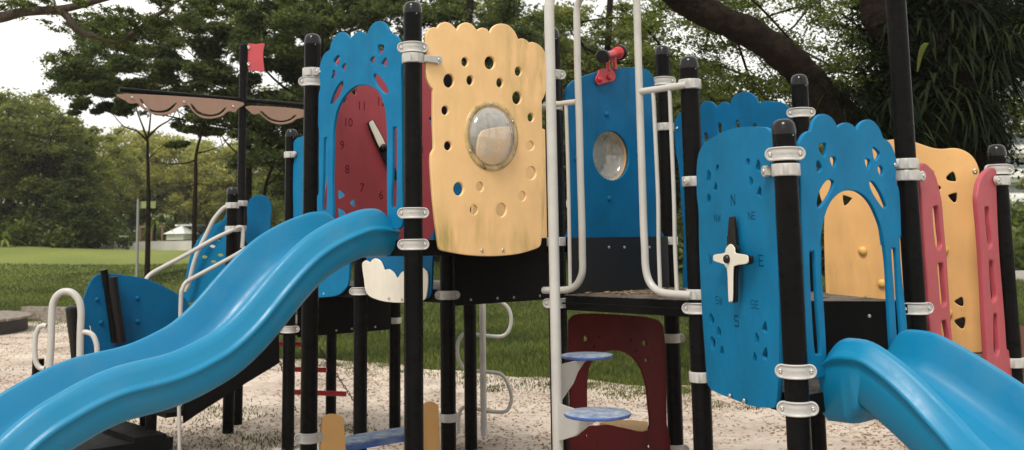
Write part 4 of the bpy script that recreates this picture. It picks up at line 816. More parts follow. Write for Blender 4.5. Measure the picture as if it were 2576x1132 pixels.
def in_poly(px, py, poly):
    ins = np.zeros(len(px), bool); n = len(poly)
    for k in range(n):
        x1, y1 = poly[k]; x2, y2 = poly[(k+1) % n]
        c = ((y1 > py) != (y2 > py)) & (px < (x2-x1)*(py-y1)/(y2-y1+1e-12)+x1); ins ^= c
    return ins
me = curve_mesh([spoly], 0, 0); setmat(me, 'sand', False); me.name = 'sand'
tag(link(bpy.data.objects.new('sand', me), None, Matrix.Translation((0, 0, .012))), kind='structure')
# grass blades and litter
def blades(px, py, h, name, z=None, wid=.012):
    n = len(px); z = hgt(px, py) if z is None else np.full(n, z); a = rng.uniform(0, 2*pi, n); hh = h*rng.uniform(.5, 1.4, n); w_ = wid*rng.uniform(.6, 1.5, n)
    lx, ly = rng.normal(0, .45, n)*hh, rng.normal(0, .45, n)*hh
    b0 = np.stack([px-w_*np.cos(a), py-w_*np.sin(a), z], -1); b1 = np.stack([px+w_*np.cos(a), py+w_*np.sin(a), z], -1); t = np.stack([px+lx, py+ly, z+hh], -1)
    return np.stack([b0, b1, t], 1).reshape(-1, 3), np.arange(3*n).reshape(-1, 3)
n = 480000; Yb = 12+36*rng.uniform(0, 1, n)**1.35; Xb = Yb*rng.uniform(-.56, .56, n); ins = in_poly(Xb, Yb, spoly)
d_ = rng.uniform(0, 1, n); keep = ~ins; Xb, Yb = Xb[keep], Yb[keep]
V, Fq = blades(Xb, Yb, .085, 'grass', wid=.011)
tag(link(bpy.data.objects.new('grass', np_mesh('grass', V, Fq, 'grass_blade', k=3))), 'rough dark green grass on the mound behind the sand', 'grass', kind='stuff')
# tufts growing into the sand
tx_, ty_ = [], []
eP = np.array(edge)
for _ in range(260):
    k = rng.integers(len(eP)); c = eP[k]+np.array([rng.normal(0, .35), -abs(rng.normal(0, .55))]); m_ = rng.integers(25, 90); s_ = rng.uniform(.05, .22)
    tx_.append(rng.normal(c[0], s_, m_)); ty_.append(rng.normal(c[1], s_, m_))
for x, y, r, m_ in ((500, 1050, .4, 220), (560, 1035, .25, 160), (640, 1120, .3, 160), (610, 1050, .2, 90), (460, 1090, .3, 120), (30, 930, .2, 40), (880, 1085, .15, 90), (1000, 1105, .2, 70), (700, 1110, .3, 260), (1465, 1120, .2, 60), (200, 830, .8, 500), (120, 826, .8, 400)):
    c = onz(x, y, 0); tx_.append(rng.normal(c[0], r, m_)); ty_.append(rng.normal(c[1], r, m_))
V, Fq = blades(np.concatenate(tx_), np.concatenate(ty_), .034, 't', z=.012, wid=.006)
tag(link(bpy.data.objects.new('grass_tufts', np_mesh('grass_tufts', V, Fq, 'grass_blade', k=3))), 'thin weedy grass tufts sprouting through the sand', 'grass tufts', kind='stuff')
n = 80000; Yb = 5+17*rng.uniform(0, 1, n); Xb = Yb*rng.uniform(-.56, .56, n)
dn = np.array([noise.noise(Vector((x*.7, y*.7, 9)))+.35*noise.noise(Vector((x*3, y*3, 4))) for x, y in zip(Xb, Yb)]); keep = in_poly(Xb, Yb, spoly) & (rng.uniform(-.5, .6, n) < dn+.1); Xb, Yb = Xb[keep], Yb[keep]; n = len(Xb)
a = rng.uniform(0, 2*pi, n); s_ = rng.uniform(.008, .030, n); z1_, z2_ = rng.uniform(.012, .03, n), rng.uniform(.012, .03, n); c_, s2_ = np.cos(a), np.sin(a)
V = np.stack([np.stack([Xb-c_*s_, Yb-s2_*s_, z1_], -1), np.stack([Xb-s2_*s_*.4, Yb+c_*s_*.4, np.full(n, .016)], -1), np.stack([Xb+c_*s_, Yb+s2_*s_, z2_], -1), np.stack([Xb+s2_*s_*.4, Yb-c_*s_*.4, np.full(n, .014)], -1)], 1).reshape(-1, 3)
tag(link(bpy.data.objects.new('leaf_litter', np_mesh('leaf_litter', V, np.arange(4*n).reshape(-1, 4), 'dry_leaf'))), 'small brown dry leaves scattered over the pale sand', 'leaf litter', kind='stuff')

# ------------------------------------------------------------------ trees
def leaf_quads(Pc, size, up=.5, asp=.5, g=rng):
    n = len(Pc); d = g.normal(0, 1, (n, 3)); d[:, 2] *= .6; d /= np.linalg.norm(d, axis=1)[:, None]
    nn = g.normal(0, 1, (n, 3)); nn[:, 2] += up*2; s_ = np.cross(d, nn); s_ /= np.linalg.norm(s_, axis=1)[:, None]+1e-9
    L_ = (size*g.uniform(.55, 1.45, n))[:, None]; V = np.stack([Pc-d*L_*.5, Pc+s_*L_*asp*.5-d*L_*.05, Pc+d*L_*.5, Pc-s_*L_*asp*.5-d*L_*.05], 1)
    return V.reshape(-1, 3), np.arange(4*n).reshape(-1, 4)
def cluster(c, rad, n, g=rng, shell=.35):
    d = g.normal(0, 1, (n, 3)); d /= np.linalg.norm(d, axis=1)[:, None]; r = g.uniform(0, 1, n)**shell; return np.array(c)+d*r[:, None]*np.array(rad)*(1+.25*g.normal(0, 1, (n, 1)))
def make_tree_meshes(seed, H, R_, kind, nl, size, mat, r0=.2, barkm='bark', trunk_to=.62, lean=0, fork=None):
    g = np.random.default_rng(seed); cl = []; mb = MB()
    top = np.array([lean, 0, H*trunk_to]); tr = [np.array([0, 0, -.3]), np.array([lean*.2+g.normal(0, .05), g.normal(0, .05), H*.25]), np.array([lean*.6, g.normal(0, .08), H*.45]), top]
    trc = crv(tr, 5); mb.tube(trc, np.linspace(r0, r0*.55, len(trc))*np.where(np.arange(len(trc)) == 0, 1.35, 1), 9)
    nC = {'layer': 46, 'round': 64, 'cone': 44}[kind]
    for k in range(nC):
        a = g.uniform(0, 2*pi); q = g.uniform(0, 1)
        if kind == 'layer': rr = R_*sqrt(g.uniform(.02, 1)); z = H*(.62+.36*(1-(rr/R_)**2)*g.uniform(.55, 1)+g.normal(0, .035)); rad = (R_*.20*g.uniform(.7, 1.4), R_*.20*g.uniform(.7, 1.4), R_*.065)
        elif kind == 'cone': z = H*g.uniform(.22, 1); rr = R_*(1.08-z/H)*g.uniform(.3, 1); rad = (R_*.24, R_*.24, R_*.16)
        else: z = H*(.66+.33*g.uniform(-1, 1)); rr = R_*sqrt(max(.05, 1-((z/H-.66)/.36)**2))*g.uniform(.45, 1); rad = np.array([1, 1, .62])*R_*g.uniform(.12, .25)
        c = np.array([rr*cos(a)+lean, rr*sin(a), z]); cl.append((c, rad))
        if kind != 'cone' or k % 3 == 0:
            t = g.uniform(.45, .98); s0 = trc[min(int(t*len(trc)), len(trc)-1)]; mid = s0*.45+c*.55+np.array([0, 0, -.04*H*(1 if kind == 'layer' else -.2)]); P = crv([s0, mid, c], 4)
            mb.tube(P, np.linspace(r0*.30, r0*.06, len(P)), 5, False)
    pts = np.concatenate([cluster(c, rad, int(nl/nC*(g.uniform(.6, 1.4))), g, .5) for c, rad in cl])
    V, Fq = leaf_quads(pts, size, .5, .55, g)
    return mb.mesh('trunk', barkm), np_mesh('crown', V, Fq, mat)
def place_tree(pair, loc, s, rz, label, cat='tree', group=None, name='tree', sz=None):
    o = root(name, loc, label, cat, group, rz)
    for nm, me in (('trunk', pair[0]), ('crown', pair[1])):
        c = bpy.data.objects.new(nm, me); C.objects.link(c); c.parent = o; W[c] = W[o]
        c.scale = (s, s, s*(sz or 1))
    return o
def gz(X, Y): return float(hgt(X, Y))
def px2(x, Y): d = ray(x, 600); return (d[0]/d[1]*Y, Y)
far_dark = [make_tree_meshes(s, 12, 4.6, 'round', 11500, .28, 'leaf_mid', .22) for s in (1, 2)]
far_ol = [make_tree_meshes(s, 11, 4.4, 'round', 9500, .27, 'leaf_olive', .18, 'bark_light') for s in (3, 4)]
far_mix = [make_tree_meshes(s, 12, 4.4, 'round', 9500, .26, 'leaf_mix', .16, 'bark_light') for s in (14, 15)]
cone = [make_tree_meshes(s, 11, 3.2, 'cone', 14000, .26, 'leaf_dark', .16) for s in (5, 6)]
lay = [make_tree_meshes(s, 12, 6.0, 'layer', 30000, .17, 'leaf_dark', .20, lean=.6*(-1)**s) for s in (7, 8)]
rdark = [make_tree_meshes(s, 13, 4.5, 'round', 30000, .20, 'leaf_dark', .24) for s in (9, 10)]
KINDS = {'x': (far_mix, 'light green loose tree'), 'm': (far_dark, 'broad mid green tree'), 'o': (far_ol, 'pale olive tree'), 'c': (cone, 'narrow dark green tree'), 'l': (lay, 'dark tree with flat layered foliage'), 'd': (rdark, 'dense dark green tree')}
WHERE = lambda x: ('at the far left edge' if x < 60 else 'on the left beyond the lawn' if x < 260 else 'above the white wall' if x < 500 else 'behind the mast' if x < 700 else 'behind the left slide tower' if x < 1050 else 'behind the yellow porthole panel' if x < 1400 else 'behind the telescope' if x < 1750 else 'behind the compass panel' if x < 2150 else 'beyond the right climber')
# kind, pixel x, distance, height of the top (pixel y), 
FT = [('m', -60, 62, 215), ('m', 15, 60, 225), ('x', 62, 66, 240), ('m', 92, 60, 275), ('x', 128, 64, 280), ('m', 158, 60, 305), ('c', 192, 58, 330), ('x', 225, 68, 320), ('o', 262, 92, 290), ('o', 330, 98, 282), ('x', 300, 93, 370), ('o', 405, 97, 300), ('c', 360, 96, 420),
      ('o', 470, 90, 310), ('x', 440, 95, 370), ('o', 540, 86, 320), ('o', 520, 96, 400), ('o', 610, 84, 330), ('x', 585, 92, 370), ('o', 690, 88, 330), ('o', 660, 92, 380), ('m', 740, 72, 350), ('x', 40, 80, 215),
      ('d', 800, 46, 210), ('m', 900, 52, 170), ('d', 985, 44, 130), ('m', 1080, 50, 160), ('d', 1160, 42, 110), ('m', 1250, 52, 150), ('d', 1330, 44, 90), ('m', 1420, 50, 130), ('d', 1500, 44, 110), ('c', 1570, 48, 210), ('m', 1640, 52, 120), ('d', 1710, 46, 180),
      ('d', 1790, 48, 270), ('m', 1880, 54, 300), ('d', 1960, 46, 310), ('c', 2050, 50, 300), ('m', 2130, 48, 330), ('d', 2220, 42, 300), ('m', 2330, 46, 340), ('d', 2420, 40, 430), ('m', 2680, 36, 590),
      ('d', 850, 34, 150), ('d', 1120, 33, 120), ('m', 1400, 35, 130), ('d', 1600, 36, 200), ('m', 760, 58, 200)]
used = {}
for k, (kd, x, Y, ty) in enumerate(FT):
    X_, Y_ = px2(x, Y); g0 = gz(X_, Y_); topz = at(x, ty, Y)[2]; pr_, desc = KINDS[kd]; nat = 12.6; s_ = max(.3, (topz-g0)/nat)
    xz = min(1.35, max(.8, 1.0/s_**.4)); o = place_tree(pr_[k % 2], (X_, Y_, g0), s_*xz, rng.uniform(0, 6.28), '', sz=1/xz, name='background_tree', group='trees beyond the lawn and mound')
    key = f'{desc} {WHERE(x)}'; used.setdefault(key, []).append((x, Y, o))
for key, l in used.items():
    l.sort(key=lambda q: q[0])
    for j, (x, Y, o) in enumerate(l):
        o['label'] = key if len(l) == 1 else f"{key}, {['leftmost', 'second from the left', 'third from the left', 'fourth from the left', 'fifth from the left'][j]} of {len(l)}"
# mid-distance slender trees standing on the mound
def slender(x0, yb, Y, path, crown, r, seed, label, mat='leaf_dark', n=26000, sz=.13, twigs=()):
    g = np.random.default_rng(seed); base = at(x0, yb, Y); bz = gz(base[0], base[1]); o = root('slender_tree', (base[0], base[1], bz), label, 'tree', 'slender trees on the mound')
    mb = MB(); P = crv([(base[0], base[1], bz-.2)]+[at(x, y, Y) for x, y in path], 6); mb.tube(P, np.linspace(r, r*.4, len(P)), 10); pts = []
    ends = [P[-1]]
    for tw in twigs:
        Q_ = crv([at(x, y, Y+dy) for x, y, dy in tw], 5); mb.tube(Q_, np.linspace(r*.42, r*.12, len(Q_)), 6); ends.append(Q_[-1])
    for (cx_, cy_, rx_, ry_, dY) in crown:
        c = at(cx_, cy_, Y+dY); k = Y/FPX; m_ = int(n*(rx_*ry_)/sum(q[2]*q[3] for q in crown))
        sub = max(2, int(rx_*ry_/450))
        e_ = min(ends, key=lambda q: np.linalg.norm(q-c)); Q_ = crv([e_, e_*.4+c*.6+np.array([0, 0, .1]), c], 4); mb.tube(Q_, np.linspace(r*.2, r*.06, len(Q_)), 5)
        for _ in range(sub):
            cc = c+np.array([g.uniform(-1, 1)*rx_*k*.8, g.normal(0, .5)*rx_*k, g.uniform(-1, 1)*ry_*k*.8]); pts.append(cluster(cc, (rx_*k*.34, rx_*k*.36, ry_*k*.50), m_//sub, g, .6))
    mb.build('trunk', 'bark', o); V, Fq = leaf_quads(np.concatenate(pts), sz, .6, .45, g)
    link(bpy.data.objects.new('crown', np_mesh('crown', V, Fq, mat)), o)
slender(372, 648, 30, [(373, 560), (373, 460), (371, 352)], [(300, 215, 90, 26, 0), (240, 232, 70, 18, .5), (190, 250, 55, 16, 0), (360, 175, 100, 30, -1), (420, 230, 80, 26, 1), (250, 170, 60, 18, -1), (340, 120, 80, 24, 0), (200, 195, 40, 12, 1), (470, 150, 70, 26, 0), (280, 268, 60, 20, .6), (345, 255, 60, 22, -.4), (430, 275, 60, 22, .3), (455, 320, 42, 14, .2), (225, 285, 40, 12, .4)], .085, 21,
        'slender tree with dark layered crown standing on the mound left of the mast', n=60000, twigs=[[(371, 355, 0), (345, 330, 0), (312, 318, .4), (282, 285, .8)], [(371, 352, 0), (360, 320, 0), (345, 280, -.3), (338, 240, -.5)], [(372, 350, 0), (376, 320, 0), (380, 280, 0), (385, 240, 0)], [(372, 345, 0), (400, 318, 0), (432, 298, .3), (445, 270, .5)]])
slender(490, 650, 29, [(489, 560), (492, 460), (494, 385), (510, 330)], [(540, 200, 90, 30, 0), (560, 120, 100, 34, 1), (480, 320, 60, 18, 0), (570, 290, 60, 20, -1), (430, 360, 50, 13, .5), (600, 240, 60, 26, 0), (640, 90, 80, 30, 0), (690, 170, 80, 30, 0), (520, 60, 80, 30, 0), (500, 290, 60, 22, 0), (545, 335, 50, 18, .3), (585, 350, 44, 16, .3)], .075, 22,
        'slender tree with a forked trunk on the mound, second left of the mast', n=60000, twigs=[[(494, 385, 0), (520, 380, 0), (560, 366, .3)], [(494, 400, 0), (470, 410, 0), (420, 412, .3), (370, 404, .6)], [(505, 340, 0), (515, 300, 0), (520, 260, 0)]])
slender(655, 640, 31, [(662, 560), (668, 470), (690, 400), (686, 330)], [(730, 260, 80, 30, 0), (760, 180, 90, 40, 0), (680, 360, 60, 22, 0), (640, 330, 50, 20, .5), (760, 90, 90, 36, 0), (700, 420, 40, 16, 0), (830, 130, 90, 40, 0), (860, 40, 90, 36, 0), (720, 30, 90, 30, 0)], .07, 23,
        'thin crooked tree right behind the mast', n=60000, twigs=[[(668, 470, 0), (700, 440, 0), (725, 400, 0)], [(680, 420, 0), (655, 380, 0), (640, 350, 0)]])
def mass_tree(x0, Y, poly, n, seed, label, mat, r=.2, sz=.13, dens=520, rp=(30, 62)):
    g = np.random.default_rng(seed); bx_, by_ = px2(x0, Y); bz = gz(bx_, by_); o = root('canopy_tree', (bx_, by_, bz), label, 'tree', 'spreading canopy trees behind the play structure'); mb = MB()
    P = crv([(bx_, by_, bz-.3), (bx_+.15, by_, bz+3), (bx_, by_, bz+6), (bx_+.2, by_, bz+9)], 6); mb.tube(P, np.linspace(r, r*.45, len(P)), 10); pts = []; k = 0
    xs = [q[0] for q in poly]; ys = [q[1] for q in poly]
    while k < n:
        x, y = g.uniform(min(xs), max(xs)), g.uniform(min(ys), max(ys))
        if not in_poly(np.array([x]), np.array([y]), poly)[0]: continue
        k += 1; Yp = Y+g.uniform(-3.5, 3.5); c = at(x, y, Yp); rr = g.uniform(*rp)*Y/FPX
        m_ = int(dens*(rr/(45*Y/FPX))**2); pts.append(cluster(c, (rr, rr, rr*.42), m_, g, .55))
        for _ in range(3): pts.append(cluster(c+g.normal(0, .8, 3)*np.array([rr, rr, rr*.5]), (rr*.5, rr*.5, rr*.25), m_//5, g, .6))
        if k % 4 == 0:
            t = min(len(P)-1, max(4, int(len(P)*min(1, (c[2]-bz)/9-.15)))); s0 = P[t]; mb.tube(crv([s0, s0*.5+c*.5+np.array([0, 0, -.35]), c], 4), np.linspace(r*.32, r*.07, 9), 5, False)
    mb.build('trunk', 'bark', o); V, Fq = leaf_quads(np.concatenate(pts), sz, .6, .45, g); link(bpy.data.objects.new('crown', np_mesh('crown', V, Fq, mat)), o)
mass_tree(612, 33, [(118, 235), (155, 175), (215, 130), (222, 60), (300, 45), (420, 20), (620, -10), (640, 320), (560, 350), (470, 290), (400, 235), (330, 285), (240, 275), (160, 262)], 58, 71, 'spreading dark tree whose puffy crown fills the sky left of the mast', 'leaf_dark', r=.12)
mass_tree(800, 31, [(590, -20), (1010, -40), (1010, 330), (860, 420), (720, 430), (640, 400), (600, 330)], 66, 72, 'spreading dark tree crown behind the mast flag and the left post', 'leaf_dark')
mass_tree(1180, 30, [(900, -40), (1420, -50), (1420, 300), (1200, 420), (980, 420)], 56, 73, 'spreading dark tree crown above the yellow porthole panel', 'leaf_dark')
mass_tree(1540, 32, [(1380, -50), (1600, -50), (1640, 60), (1700, 240), (1800, 330), (1700, 420), (1400, 420)], 38, 74, 'spreading mid green tree crown behind the toy telescope', 'leaf_mid')
mass_tree(860, 37, [(560, -40), (1400, -60), (1400, 60), (560, 60)], 30, 75, 'taller tree crown cut by the top edge above the clock tower', 'leaf_mid', sz=.16)
# near overhanging branch at the top left
OB = root('overhanging_branch_tree', (-9.5, 12, 0), 'near tree whose leafy branches reach in across the top left corner', 'tree')
mb = MB(); Y0 = 14
mb.tube([(-9.5, 12, -.2), (-9.4, 12.2, 3), (-9.0, 12.8, 6.2)], [.28, .22, .16], 12)
P1 = crv([(-9.0, 12.8, 5.0), at(-120, 60, Y0), at(0, 44, Y0), at(60, 30, Y0), at(160, 22, Y0), at(270, -6, Y0), at(420, -50, Y0)], 6); mb.tube(P1, np.linspace(.10, .035, len(P1)), 8)
P2 = crv([at(150, 24, Y0), at(172, 45, Y0), at(195, 76, Y0), at(240, 92, Y0), at(300, 104, Y0), at(345, 75, Y0), at(400, 35, Y0), at(450, 0, Y0), at(520, -30, Y0)], 6); mb.tube(P2, np.linspace(.055, .025, len(P2)), 8)
pts = []; g = np.random.default_rng(31)
for cx_, cy_, rx_, ry_, m_ in ((40, 10, 60, 14, 1100), (100, 4, 50, 14, 900), (150, 60, 30, 16, 500), (160, 35, 30, 16, 500), (190, 10, 40, 14, 500), (280, 70, 50, 24, 900), (330, 40, 40, 24, 900), (380, 80, 50, 26, 1500), (420, 40, 60, 30, 2000), (480, 20, 60, 24, 2000), (300, 95, 30, 12, 300), (560, 10, 80, 24, 2500), (660, 0, 80, 24, 2000), (340, 110, 60, 20, 1000)):
    c = at(cx_, cy_, Y0+g.normal(0, .4)); k = Y0/FPX
    for _ in range(6): pts.append(cluster(c+np.array([g.uniform(-1, 1)*rx_*k, g.normal(0, .3), g.uniform(-1, 1)*ry_*k]), (rx_*k*.35, .3, ry_*k*.4), m_//6, g, .7))
mb.build('trunk', 'bark_light', OB); V, Fq = leaf_quads(np.concatenate(pts), .055, .6, .4, g)
link(bpy.data.objects.new('crown', np_mesh('crown', V, Fq, 'leaf_dark')), OB)
# big fern-laden tree on the right
bx, by = px2(2375, 13.0)
BTR = root('fern_covered_tree', (bx, by, 0), 'huge dark tree hung with ferns, its thick limb slanting over the right of the frame', 'tree')
mb = MB(); Y0 = 13
P = crv([(bx+.15, by, -.3), (bx, by, 1.5), at(2378, 350, Y0), at(2372, 150, Y0), at(2385, -80, Y0)], 8)
TRK = P
def limb(mb, P, rad, n=24):
    P = crv(P, 7); rad = np.interp(np.linspace(0, 1, len(P)), np.linspace(0, 1, len(rad)), rad); b = MB(); b.tube(P, rad, n); v = []
    for k, q in enumerate(b.v):
        c = P[min(k//n, len(P)-1)]; d = np.array(q)-c; v.append(tuple(c+d*(1+.17*noise.noise(Vector(q)*2.3)+.10*noise.noise(Vector(q)*6)+.09*noise.noise(Vector((q[0]*9, q[1]*22, q[2]*22))))))
    mb.add(v, b.f, True)
P = crv([at(2390, 520, Y0), at(2290, 440, Y0-.1), at(2200, 375, Y0-.2), at(2120, 300, Y0-.3), at(2062, 238, Y0-.4), at(2005, 168, Y0-.5), at(1930, 108, Y0-.6), at(1840, 62, Y0-.7), at(1735, 8, Y0-.8), at(1640, -60, Y0-1)], 8)
limb(mb, P, np.linspace(.27, .155, len(P)), 44)
limb(mb, TRK, np.linspace(.62, .42, len(TRK)), 30)
P = crv([at(2330, 260, Y0), at(2260, 120, Y0-.1), at(2215, 50, Y0-.2), at(2200, -30, Y0-.2), at(2180, -120, Y0)], 8); limb(mb, P, np.linspace(.25, .17, len(P)), 20)
g = np.random.default_rng(41); Q_ = []
for k in range(46):
    x0_, y0_ = g.uniform(1560, 2280), g.uniform(-60, 300); c0 = at(x0_, y0_, Y0+g.uniform(.5, 4)); c1_ = c0+np.array([g.normal(0, .8), g.normal(0, .3), g.normal(.0, .45)]); c2_ = c1_+np.array([g.normal(0, .5), 0, g.normal(-.1, .3)])
    mb.tube(crv([c0, c1_, c2_], 4), [.018]*4+[.012]*4+[.006], 5, False); Q_.append((c0, c1_, c2_))
mb.build('trunk', 'bark', BTR)
pts = []
for c0, c1_, c2_ in Q_:
    for c in (c0, c1_, c2_): pts.append(cluster(c, (.45, .4, .16), 260, g, .7))
for k in range(118):
    x_, y_ = g.uniform(1600, 2260), 330*g.uniform(0, 1)**1.1-20
    if g.uniform() < .25: x_, y_ = g.uniform(1800, 2230), g.uniform(200, 330)
    pts.append(cluster(at(x_, y_, Y0+g.uniform(0, 5)), (.34, .4, .13), 200, g, .7))
for k in range(70): pts.append(cluster(at(g.uniform(2430, 2600), g.uniform(-20, 330), Y0+g.uniform(.5, 3)), (.3, .4, .16), 170, g, .7))
V, Fq = leaf_quads(np.concatenate(pts), .062, .7, .45, g)
link(bpy.data.objects.new('crown', np_mesh('crown', V, Fq, 'leaf_canopy')), BTR)
def straps(c, n, ln, wd, droop, g, spread=1., updir=.6):
    vs = []; fs = []
    for _ in range(n):
        a = g.uniform(0, 2*pi); el = g.uniform(-.2, 1.1)*updir; d = np.array([cos(a)*cos(el), sin(a)*cos(el)*.8, sin(el)]); l = ln*g.uniform(.5, 1.2); w_ = wd*g.uniform(.6, 1.3); side = np.cross(d, [0, 0, 1]); side /= np.linalg.norm(side)+1e-6
        b = len(vs); K = 5; p0 = np.array(c)+g.normal(0, .08*spread, 3)
        for j in range(K+1):
            t = j/K; p = p0+d*l*t+np.array([0, 0, -droop*l*t*t]); ww = w_*(sin(pi*min(.97, t*.9+.08)))**.7
            vs += [p-side*ww, p+side*ww]
        fs += [(b+2*j, b+2*j+1, b+2*j+3, b+2*j+2) for j in range(K)]
    return vs, fs
V_, F_ = [], []
spots = [(2330, 60, 70, .7, .035), (2290, 150, 60, .7, .03), (2450, 40, 60, .6, .03), (2500, 170, 70, .7, .02), (2430, 250, 90, .8, .018), (2470, 300, 110, .6, .016), (2485, 320, 60, .45, .012), (2450, 360, 120, .7, .016), (2350, 400, 80, .6, .02), (2300, 330, 80, .6, .025), (2170, 290, 90, .4, .014), (2120, 240, 80, .38, .012), (2060, 190, 60, .3, .01), (2230, 350, 90, .45, .016), (2540, 90, 60, .6, .02), (2250, 410, 80, .5, .02), (2400, 130, 80, .7, .03), (2340, 220, 80, .7, .035), (2270, 260, 60, .6, .03), (2570, 130, 50, .4, .012), (2420, 420, 90, .55, .02), (2370, 330, 90, .7, .03), (2200, 440, 60, .5, .02), (2310, 440, 70, .5, .02), (2400, 20, 60, .6, .03), (2260, 60, 50, .5, .03)]
for x_, y_, n_, l_, w_ in spots:
    vs, fs = straps(at(x_, y_, Y0-.45+g.uniform(-.2, .3)), int(n_*2.2), l_*.8, w_*.6, g.uniform(.5, 1.1), g); b = len(V_); V_ += vs; F_ += [tuple(q+b for q in f) for f in fs]
link(bpy.data.objects.new('ferns', np_mesh('ferns', np.array(V_), np.array(F_), 'fern', True)), BTR)['label'] = 'dark drooping ferns covering the trunk and limb'
pts = [cluster(at(g.uniform(2200, 2500), g.uniform(-20, 430), Y0+.1), (.35, .55, .3), 420, g, .6) for _ in range(150)]+[cluster(at(g.uniform(2480, 2590), g.uniform(-20, 190), Y0+.5), (.3, .4, .25), 200, g, .6) for _ in range(26)]
pts += [cluster(at(x_, y_, Y0-.1), (.3, .2, .2), 260, g, .6) for x_, y_ in [(2080+13*k, 235+17*k) for k in range(14)]]
V, Fq = leaf_quads(np.concatenate(pts), .075, .4, .45, g); link(bpy.data.objects.new('foliage', np_mesh('foliage', V, Fq, 'fern')), BTR)
vs, fs = straps(at(2352, 122, Y0-1.0), 1, .30, .05, 1.6, g); b_ = np_mesh('pale_leaf', np.array(vs), np.array(fs), 'leaf_mid', True); link(bpy.data.objects.new('hanging_leaf', b_), BTR)['label'] = 'pale dead leaf hanging among the dark ferns'

# undergrowth and palms along the far edge
bush = [None, None]
for s in (0, 1):
    g = np.random.default_rng(60+s); pts = [cluster((g.normal(0, .9), g.normal(0, .5), g.uniform(.2, 1.3)), (.6, .6, .45), 380, g, .6) for _ in range(16)]
    V, Fq = leaf_quads(np.concatenate(pts), .16, .5, .5, g); bush[s] = (np_mesh('crown', V, Fq, 'leaf_lawn_edge'), np_mesh('crown', V*np.array([1, 1, .9]), Fq, 'leaf_dark'))
BW = ['beneath the far trees', 'beside the far lamp post', 'along the far lawn edge']
cnt = 0
for x in list(range(-20, 240, 24))+list(range(300, 780, 60))+list(range(860, 2080, 75))+[2480, 2530, 2580]:
    Y = (60 if x < 260 else 90) if x < 800 else 34; Y += rng.uniform(-2, 3); X_, Y_ = px2(x, Y); b = bush[cnt % 2][(cnt//2) % 2]
    
    o = bpy.data.objects.new('bush', b); s_ = rng.uniform(.9, 1.6)*(1.1 if x < 800 else 1.0); link(o, None, Matrix.Translation((X_, Y_, gz(X_, Y_)-.1)) @ Matrix.Rotation(rng.uniform(0, 6), 4, 'Z') @ Matrix.Scale(s_, 4))
    nm = 'low leafy bush at the far lawn edge on the left' if x < 290 else 'low leafy bush behind the ship side and mast' if x < 800 else 'low leafy bush on the mound behind the decks' if x < 2100 else 'low leafy bush beyond the far right post'
    tag(o, nm, 'bush', {'l': 'bushes at the far lawn edge'}.get('l') if x < 290 else 'bushes behind the mast' if x < 800 else 'bushes on the mound' if x < 2100 else 'bushes at the far right'); cnt += 1
for x, y, Y, s_, lb in ((62, 580, 58, 1.5, 'yellow-green palm between the far trees at the left'), (8, 600, 56, 1.4, 'broad pale palm fronds at the left edge'), (100, 600, 58, 1.1, 'low palm right of the far lamp post'), (235, 590, 60, 1.2, 'green palm left of the dark shed'), (390, 560, 74, 1.2, 'yellowish palm above the white wall'), (130, 560, 60, 1.3, 'tall palm among the dark trunks')):
    c = at(x, y, Y); g0 = gz(c[0], c[1]); o = root('palm', (c[0], c[1], g0), lb, 'palm'); g = np.random.default_rng(int(x)+3)
    MB().tube([(c[0], c[1], g0-.1), (c[0], c[1], c[2])], [.12, .09], 8).build('trunk', 'bark', o)
    vs, fs = straps((c[0], c[1], c[2]), 46, 1.1*s_, .07, .7, g, updir=1.0); link(bpy.data.objects.new('fronds', np_mesh('fronds', np.array(vs), np.array(fs), 'palm', True)), o)
g = np.random.default_rng(99); pts = []
for x in range(-200, 2330, 26):
    Yp = 112+g.uniform(-5, 8); X_, Y_ = px2(x, Yp); pts.append(cluster((X_, Y_, 1.6+g.uniform(1.5, 3.4)), (1.9, 1.5, 2.6), 420, g, .6))
V, Fq = leaf_quads(np.concatenate(pts), .55, .5, .6, g); tag(link(bpy.data.objects.new('far_woods', np_mesh('far_woods', V, Fq, 'leaf_lawn_edge'))), 'far green woods closing the view beyond the park', 'woods', kind='stuff')
# far wall, sheds, lamps, sign
def wbox(name, mat, x0, y0, x1, y1, Y, dep, label=None, cat=None, parent=None, base=None, kind=None):
    a = at(x0, y1, Y); b = at(x1, y0, Y); zb0 = min(a[2], b[2]) if base is None else base
    cx, cy = (a[0]+b[0])/2, Y+dep/2; o = MB().box((cx, cy, (zb0+b[2])/2), (abs(b[0]-a[0]), dep, b[2]-zb0)).build(name, mat, parent); return tag(o, label, cat, kind=kind)
wbox('low_wall', 'wall_white', 287, 601, 760, 630, 66, .3, 'long low whitish wall across the far side of the lawn', 'wall', base=gz(-22, 66)-.3)
k_ = root('garden_shed', (*px2(272, 78), gz(-30, 78)), 'small dark shed left of the low whitish wall', 'shed'); wbox('wall', 'shed_dark', 259, 596, 286, 627, 78, 2, parent=k_); wbox('roof', 'roof_white', 256, 593, 289, 597, 77.6, 2.8, parent=k_); wbox('door', 'wall_white', 246, 606, 258, 627, 78, .2, parent=k_)
k_ = root('white_tent', (*px2(437, 84), gz(-28, 84)), 'white pitched tent behind the low whitish wall', 'tent'); c0 = at(415, 602, 84); c1_ = at(459, 577, 84); hh = c1_[2]
mb = MB().box(((c0[0]+c1_[0])/2, 86, (c0[2]+hh)/2-.2), (c1_[0]-c0[0], 3.4, hh-c0[2]-.3)); mb.build('wall', 'roof_white', k_)
